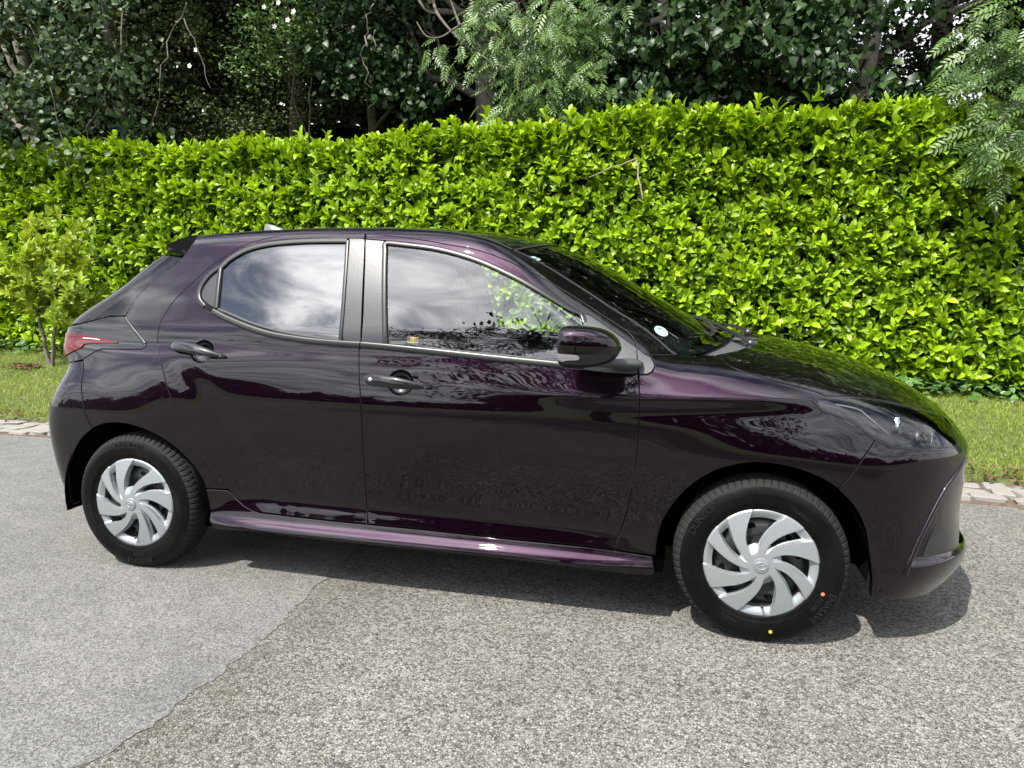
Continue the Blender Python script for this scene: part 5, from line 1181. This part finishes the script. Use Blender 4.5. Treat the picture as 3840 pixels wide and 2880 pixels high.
# etched badge in the corner of the front pane
eb_=onbody(q('E',(542,1002),(630,1008),(627,1057),(540,1052)));eu=POL.to(eb_)
p,n=surf(POL,resample(eu,.01));strip('glass_mark',p+0*n,n,.0012,.0004,simple('glass_print',(.55,.42,.12),.5),FD[0],mirror=False,closed=True,lift=-.004)
c=onbody(q('E',(586,1026)))[0];n=grad(c[None])[0];rt=np.array([1,0,0])-n*n[0];rt/=np.linalg.norm(rt);upv=np.cross(n,rt)*1.0
upv=upv if upv[2]>0 else -upv
V,Fc_=textmesh('TOYOTA',.009);mk('glass_mark',c-n*.004+np.outer(V[:,0],rt)+np.outer(V[:,1]-.009,upv),Fc_,M['sticker'],FD[0],smooth=False)
V,Fc_=textmesh('(@)',.016);mk('glass_mark',c-n*.004+np.outer(V[:,0],rt)+np.outer(V[:,1]+.004,upv),Fc_,simple('glass_print_gold',(.5,.38,.08),.5),FD[0],smooth=False)
# --- cabin
def rbox(name,loc,size,m_,par,rot=(0,0,0),bev=.04,seg=3):
    bm=bmesh.new();bmesh.ops.create_cube(bm,size=1,matrix=Matrix.Diagonal((*size,1)));bmesh.ops.bevel(bm,geom=bm.edges[:],offset=bev,segments=seg,affect='EDGES',profile=.6)
    from mathutils import Euler
    bmesh.ops.transform(bm,matrix=Matrix.Translation(loc)@Euler(rot).to_matrix().to_4x4(),verts=bm.verts)
    return bmobj(name,bm,m_,par,auto=50)
for y in (-.36,.36):
    s=empty('front_seat',parent=car)
    rbox('seat_cushion',(.02,y,.52),(.52,.50,.16),M['cloth'],s,(0,-.12,0),.05);rbox('seat_back',(-.32,y,.84),(.17,.48,.62),M['cloth'],s,(0,-.30,0),.06);rbox('head_rest',(-.455,y,1.235),(.10,.26,.18),M['cloth'],s,(0,-.2,0),.04)
s=empty('rear_seat',parent=car);rbox('seat_cushion',(-.72,0,.52),(.46,1.2,.18),M['cloth'],s,(0,-.1,0),.05);rbox('seat_back',(-1.05,0,.80),(.16,1.2,.58),M['cloth'],s,(0,-.35,0),.05)
for y in (-.36,.36): rbox('head_rest',(-1.18,y,1.12),(.09,.24,.14),M['cloth'],s,(0,-.2,0),.035)
rbox('dashboard',(.80,0,.86),(.42,1.36,.30),M['trim'],car,(0,.10,0),.06)
rbox('instrument_hood',(.66,-.36,1.005),(.14,.34,.06),M['trim'],car,(0,-.1,0),.025)
for sg in (-1,1): rbox('door_inner_trim',(.28,sg*.735,.70),(1.02,.06,.50),M['trim'],car,(sg*.08,0,0),.02);rbox('door_inner_trim',(-.62,sg*.735,.70),(.70,.06,.50),M['trim'],car,(sg*.08,0,0),.02)
rbox('cabin_floor',(-.2,0,.30),(2.0,1.40,.04),M['trim'],car,(0,0,0),.01);rbox('load_cover',(-1.36,0,.94),(.46,1.2,.02),M['trim'],car,(0,0,0),.008)
hl_,_=surf(POL,np.array([(0,.0)]))
sw=empty('steering_wheel',parent=car);bm=bmesh.new()
mt=Matrix.Translation((.50,-.37,1.00))@Matrix.Rotation(R(-64),4,'Y')
n1,n2=48,12;rows=[[bm.verts.new(mt@Vector(((.182+.017*math.cos(b))*math.cos(a),(.182+.017*math.cos(b))*math.sin(a),.017*math.sin(b)))) for b in np.linspace(0,2*math.pi,n2+1)[:-1]] for a in np.linspace(0,2*math.pi,n1+1)[:-1]]
for i in range(n1):
    for j in range(n2): bm.faces.new((rows[i][j],rows[(i+1)%n1][j],rows[(i+1)%n1][(j+1)%n2],rows[i][(j+1)%n2]))
bmesh.ops.recalc_face_normals(bm,faces=bm.faces);bmobj('wheel_rim',bm,M['trim'],sw)
rbox('wheel_hub',(.50,-.37,1.00),(.05,.13,.12),M['trim'],sw,(0,.45,0),.02);rbox('wheel_spoke',(.50,-.37,1.0),(.02,.34,.035),M['trim'],sw,(0,.45,0),.008)
rbox('rear_view_mirror',(.42,0,1.32),(.03,.22,.065),M['lampdark'],car,(0,0,0),.012)
# headlining under the roof
hx=np.linspace(-1.1,.36,24);hy=np.linspace(-.55,.55,14);V=[];
for x in hx:
    for y in hy: V.append((x,y,float(Hu(np.array([x]),np.array([y]))[0])-.045))
F_=[(i*14+j,i*14+j+1,(i+1)*14+j+1,(i+1)*14+j) for i in range(23) for j in range(13)];mk('headlining',V,F_,simple('headlining_cloth',(.10,.10,.095),.9),car)
# ------------------------------------------------------------------ wheels
def lathe_tyre():
    pr=[(.183,.030),(.189,.014),(.197,.009),(.206,.0085),(.207,.006),(.214,.004),(.2145,.002),(.235,.0005),(.248,.0015),(.2485,.003),(.262,.0055),(.272,.0105),(.2725,.0125),(.281,.018),(.288,.026),(.293,.036),(.2955,.047),(.2965,.052),(.289,.0535),(.289,.0585),(.2968,.060),(.2975,.075),(.290,.0765),(.290,.0815),(.298,.083),(.298,.092),(.290,.0935),(.290,.0985),(.2975,.10),(.2968,.115),(.289,.1165),(.289,.1215),(.2965,.123),(.293,.139),(.288,.149),(.272,.164),(.235,.175),(.20,.168),(.183,.150)]
    n=432;V=[];pr=np.array(pr);th=np.arange(n)*2*math.pi/n
    gro=np.zeros(n);gro[np.arange(n)%6==0]=1
    for k,(r,y) in enumerate(pr):
        rr=np.full(n,r);yy=np.full(n,y)
        if 13<=k<=17 or 32<=k<=34:
            g=np.roll(gro,int((k-13)*.4));rr=rr-g*(.0050 if k in(14,15,16,17,32,33) else .0025);yy=yy+g*(.003 if k<18 else -.003)
        V.append(np.stack([rr*np.cos(th),yy,rr*np.sin(th)],1))
    V=np.vstack(V);K=len(pr);F_=np.array([(k*n+j,(k+1)*n+j,(k+1)*n+(j+1)%n,k*n+(j+1)%n) for k in range(K-1) for j in range(n)])
    mi=np.array([1 if (11<=k<=36) else 0 for k in range(K-1) for j in range(n)])
    me=meshdata('tyre',V,F_,None,True,[M['tyre'],M['tread']],mi);me.set_sharp_from_angle(angle=R(38));return me
BL=[(101,128.4),(46,66.8),(6,30.5),(-36,-20),(-78,-51.8),(-133.6,-110.8),(-173.6,-147.5),(142.7,160.3)]
def hubcap():
    nr,nt_=70,720;rs=np.linspace(.026,.1935,nr);th=np.linspace(0,2*math.pi,nt_+1)[:-1]
    Rr,T=np.meshgrid(rs,th,indexing='ij');t=(Rr-.030)/(.1935-.030)
    best=np.full(Rr.shape,9.);ramp=np.zeros(Rr.shape)
    for a,b in BL:
        cen=np.radians((a+b)/2+40*(1-np.clip(t,0,1))**1.35);hw=np.radians(b-a)/2*.1935
        w=.0105+(hw-.0105)*np.clip(t,0,1)**1.55
        d=(T-cen+math.pi)%(2*math.pi)-math.pi;ds=d*Rr/w
        best=np.minimum(best,np.abs(ds))
        ramp=np.maximum(ramp,np.where(ds>0,np.clip(1-(ds-1)*w/.016,0,1),np.clip(1-(-ds-1)*w/.007,0,1)))
    blade=1-sstep(.97,1.10,best)
    dome=.020-.017*np.clip(t,0,1)**1.6
    valley=dome-.024*sstep(.05,.35,t)*(1-sstep(.72,.97,t)*.80)
    hgt=np.where(blade>.5,dome,valley+(dome-valley)*.55*ramp**1.3);hgt=valley+(hgt-valley);hgt=hgt*(1-blade)+dome*blade
    hgt=hgt-.004*sstep(.975,1.0,t)
    hole=(best>1.0)&(ramp<.72)&(t>.25)&(t<.82)
    V=np.stack([Rr*np.cos(T),-hgt,Rr*np.sin(T)],-1).reshape(-1,3)
    idx=np.arange(nr*nt_).reshape(nr,nt_);q_=np.stack([idx[:-1],np.roll(idx,-1,1)[:-1],np.roll(idx,-1,1)[1:],idx[1:]],-1).reshape(-1,4)
    hf_=hole.reshape(-1);keep=~(hf_[q_].all(1));fs=q_[keep]
    # outer lip
    k=len(V);lip=np.stack([.1935*np.cos(th),np.full(nt_,.012),.1935*np.sin(th)],1);V=np.vstack([V,lip]);l0=idx[-1];l1=k+np.arange(nt_)
    fs=np.vstack([fs,np.stack([l0,np.roll(l0,-1),np.roll(l1,-1),l1],1)])
    # centre boss
    bm=bmesh.new();vs_=[bm.verts.new(v) for v in V]
    for f in fs: bm.faces.new([vs_[i] for i in f])
    for r_,y_ in ((.026,-.021),(.0235,-.0245),(0,-.0255)): pass
    rings=[[vs_[i] for i in idx[0]]]
    for r_,y_ in ((.0255,-.0235),(.022,-.0245)):
        rings.append([bm.verts.new((r_*math.cos(a),y_,r_*math.sin(a))) for a in th])
    for a_,b_ in zip(rings[:-1],rings[1:]):
        for j in range(nt_): bm.faces.new((a_[j],b_[j],b_[(j+1)%nt_],a_[(j+1)%nt_]))
    bm.faces.new(rings[-1])
    # thickness at the openings: extrude boundary edges inwards
    be=[e for e in bm.edges if e.is_boundary and .05<e.verts[0].co.xz.length<.17]
    r=bmesh.ops.extrude_edge_only(bm,edges=be);nv=[g for g in r['geom'] if isinstance(g,bmesh.types.BMVert)]
    for v in nv: v.co.y+=.010
    lone=[v for v in bm.verts if not v.link_faces];bmesh.ops.delete(bm,geom=lone,context='VERTS')
    bmesh.ops.recalc_face_normals(bm,faces=bm.faces)
    me=bpy.data.meshes.new('hubcap');bm.to_mesh(me);bm.free();me.materials.append(M['silver']);me.polygons.foreach_set('use_smooth',[True]*len(me.polygons));me.set_sharp_from_angle(angle=R(30));return me
tyre_me=lathe_tyre();hub_me=hubcap()
def disc_me():
    bm=bmesh.new();n=48;rows=[]
    for r,y in ((.178,.020),(.172,.050),(.160,.058),(.150,.044),(.115,.030),(.09,.046),(.06,.040),(.02,.035)):
        rows.append([bm.verts.new((r*math.cos(a),y,r*math.sin(a))) for a in np.linspace(0,2*math.pi,n+1)[:-1]])
    for a_,b_ in zip(rows[:-1],rows[1:]):
        for j in range(n): bm.faces.new((a_[j],a_[(j+1)%n],b_[(j+1)%n],b_[j]))
    bm.faces.new(rows[-1]);bmesh.ops.recalc_face_normals(bm,faces=bm.faces)
    me=bpy.data.meshes.new('steel_disc');bm.to_mesh(me);bm.free();me.materials.append(M['steel']);me.polygons.foreach_set('use_smooth',[True]*len(me.polygons));return me
steel_me=disc_me()
bm=bmesh.new();bmesh.ops.create_circle(bm,cap_ends=True,segments=18,radius=.0135,matrix=Matrix.Rotation(R(90),4,'X'));hole_me=bpy.data.meshes.new('painted_vent_hole');bm.to_mesh(bm and hole_me);bm.free();hole_me.materials.append(M['void'])  # black disc, the dark of a hole painted on the steel wheel
M['letter']=simple('raised_tyre_lettering',(.012,.012,.012),.34,spec=.3)
def arc_text(s,size,r,mid_deg,parent,name='sidewall_lettering',yf=None):
    V,Fc_=textmesh(s,size);a=np.radians(mid_deg)-V[:,0]/r;rr=r+V[:,1]
    y=yf if yf is not None else -.0012
    P=np.stack([rr*np.cos(a),np.full(len(V),y),rr*np.sin(a)],1)
    # thickness
    n=len(P);P2=P.copy();P2[:,1]+=.003;
    from collections import Counter
    ec=Counter();
    for f in Fc_:
        for i in range(len(f)): ec[(f[i],f[(i+1)%len(f)])]+=1
    sides=[(a_,b_,b_+n,a_+n) for (a_,b_) in ec if (b_,a_) not in ec]
    return mk(name,np.vstack([P,P2]),[tuple(f) for f in Fc_]+sides,M['letter'],parent,smooth=False)
def wheel(x,sg,tyrerot,hubrot,letters):
    w=empty('wheel',(x,sg*.868,.293),car)
    if sg>0: w.rotation_euler=(0,0,math.pi)
    ty=obj('tyre',tyre_me,w);ty.rotation_euler=(0,-R(tyrerot),0)
    rim=obj('steel_wheel',steel_me,w);hc_=obj('hubcap',hub_me,w);hc_.location=(0,.010,0);hc_.rotation_euler=(0,-R(hubrot),0)
    for k in range(12):
        a=2*math.pi*(k+.5)/12;h_=obj('painted_vent_hole',hole_me,rim,loc=(.128*math.cos(a),.0325,.128*math.sin(a)))
    emblem('hub_emblem',hc_,Matrix.Translation((0,-.0255,0))@Matrix.Rotation(R(90),4,'X')@Matrix.Rotation(0,4,'Z'),.0205,M['silver'])
    if letters:
        arc_text('DUNLOP',.034,.2515,144,ty,yf=.0003);arc_text('ENASAVE',.030,.253,-33,ty,yf=.0003);arc_text('EC300',.020,.226,-33,ty,yf=-.0002)
        arc_text('175/70R14',.016,.2225,58,ty,yf=.0008);arc_text('ENASAVE',.014,.226,-115,ty,yf=.0002)
        for (cx,cz,col) in ((533,-216,(.75,.16,.05)),(103,-541,(.60,.36,.03))) if x>0 else ():
            r=math.hypot(cx,cz)*.434/2.36/1000*1.0;a=math.atan2(cz,cx)
            rr=.222 if col[0]>.7 else .243
            bm=bmesh.new();bmesh.ops.create_circle(bm,cap_ends=True,segments=18,radius=.0062,matrix=Matrix.Translation((rr*math.cos(a),-.0004,rr*math.sin(a)))@Matrix.Rotation(R(90),4,'X'));bmobj('paint_dot',bm,simple('paint_dot_%d'%cx,col,.6),ty)
    bm=bmesh.new();bmesh.ops.create_cone(bm,cap_ends=True,segments=12,radius1=.005,radius2=.004,depth=.03,matrix=Matrix.Translation((.012,.005,-.150))@Matrix.Rotation(R(90),4,'X'));bmobj('tyre_valve',bm,M['rubber'],w)
def lift_level(o):
    par=o.parent;g=par.parent;m=par.matrix_basis@o.matrix_basis;o.parent=g;o.matrix_basis=m
wheel(1.28,-1,0,0,True);wheel(-1.28,-1,-52,-13,True);wheel(1.28,1,20,30,False);wheel(-1.28,1,60,10,False)

bpy.context.view_layer.update()
for part in list(car.children):
    for sub in list(part.children):
        for deep in list(sub.children): lift_level(deep)
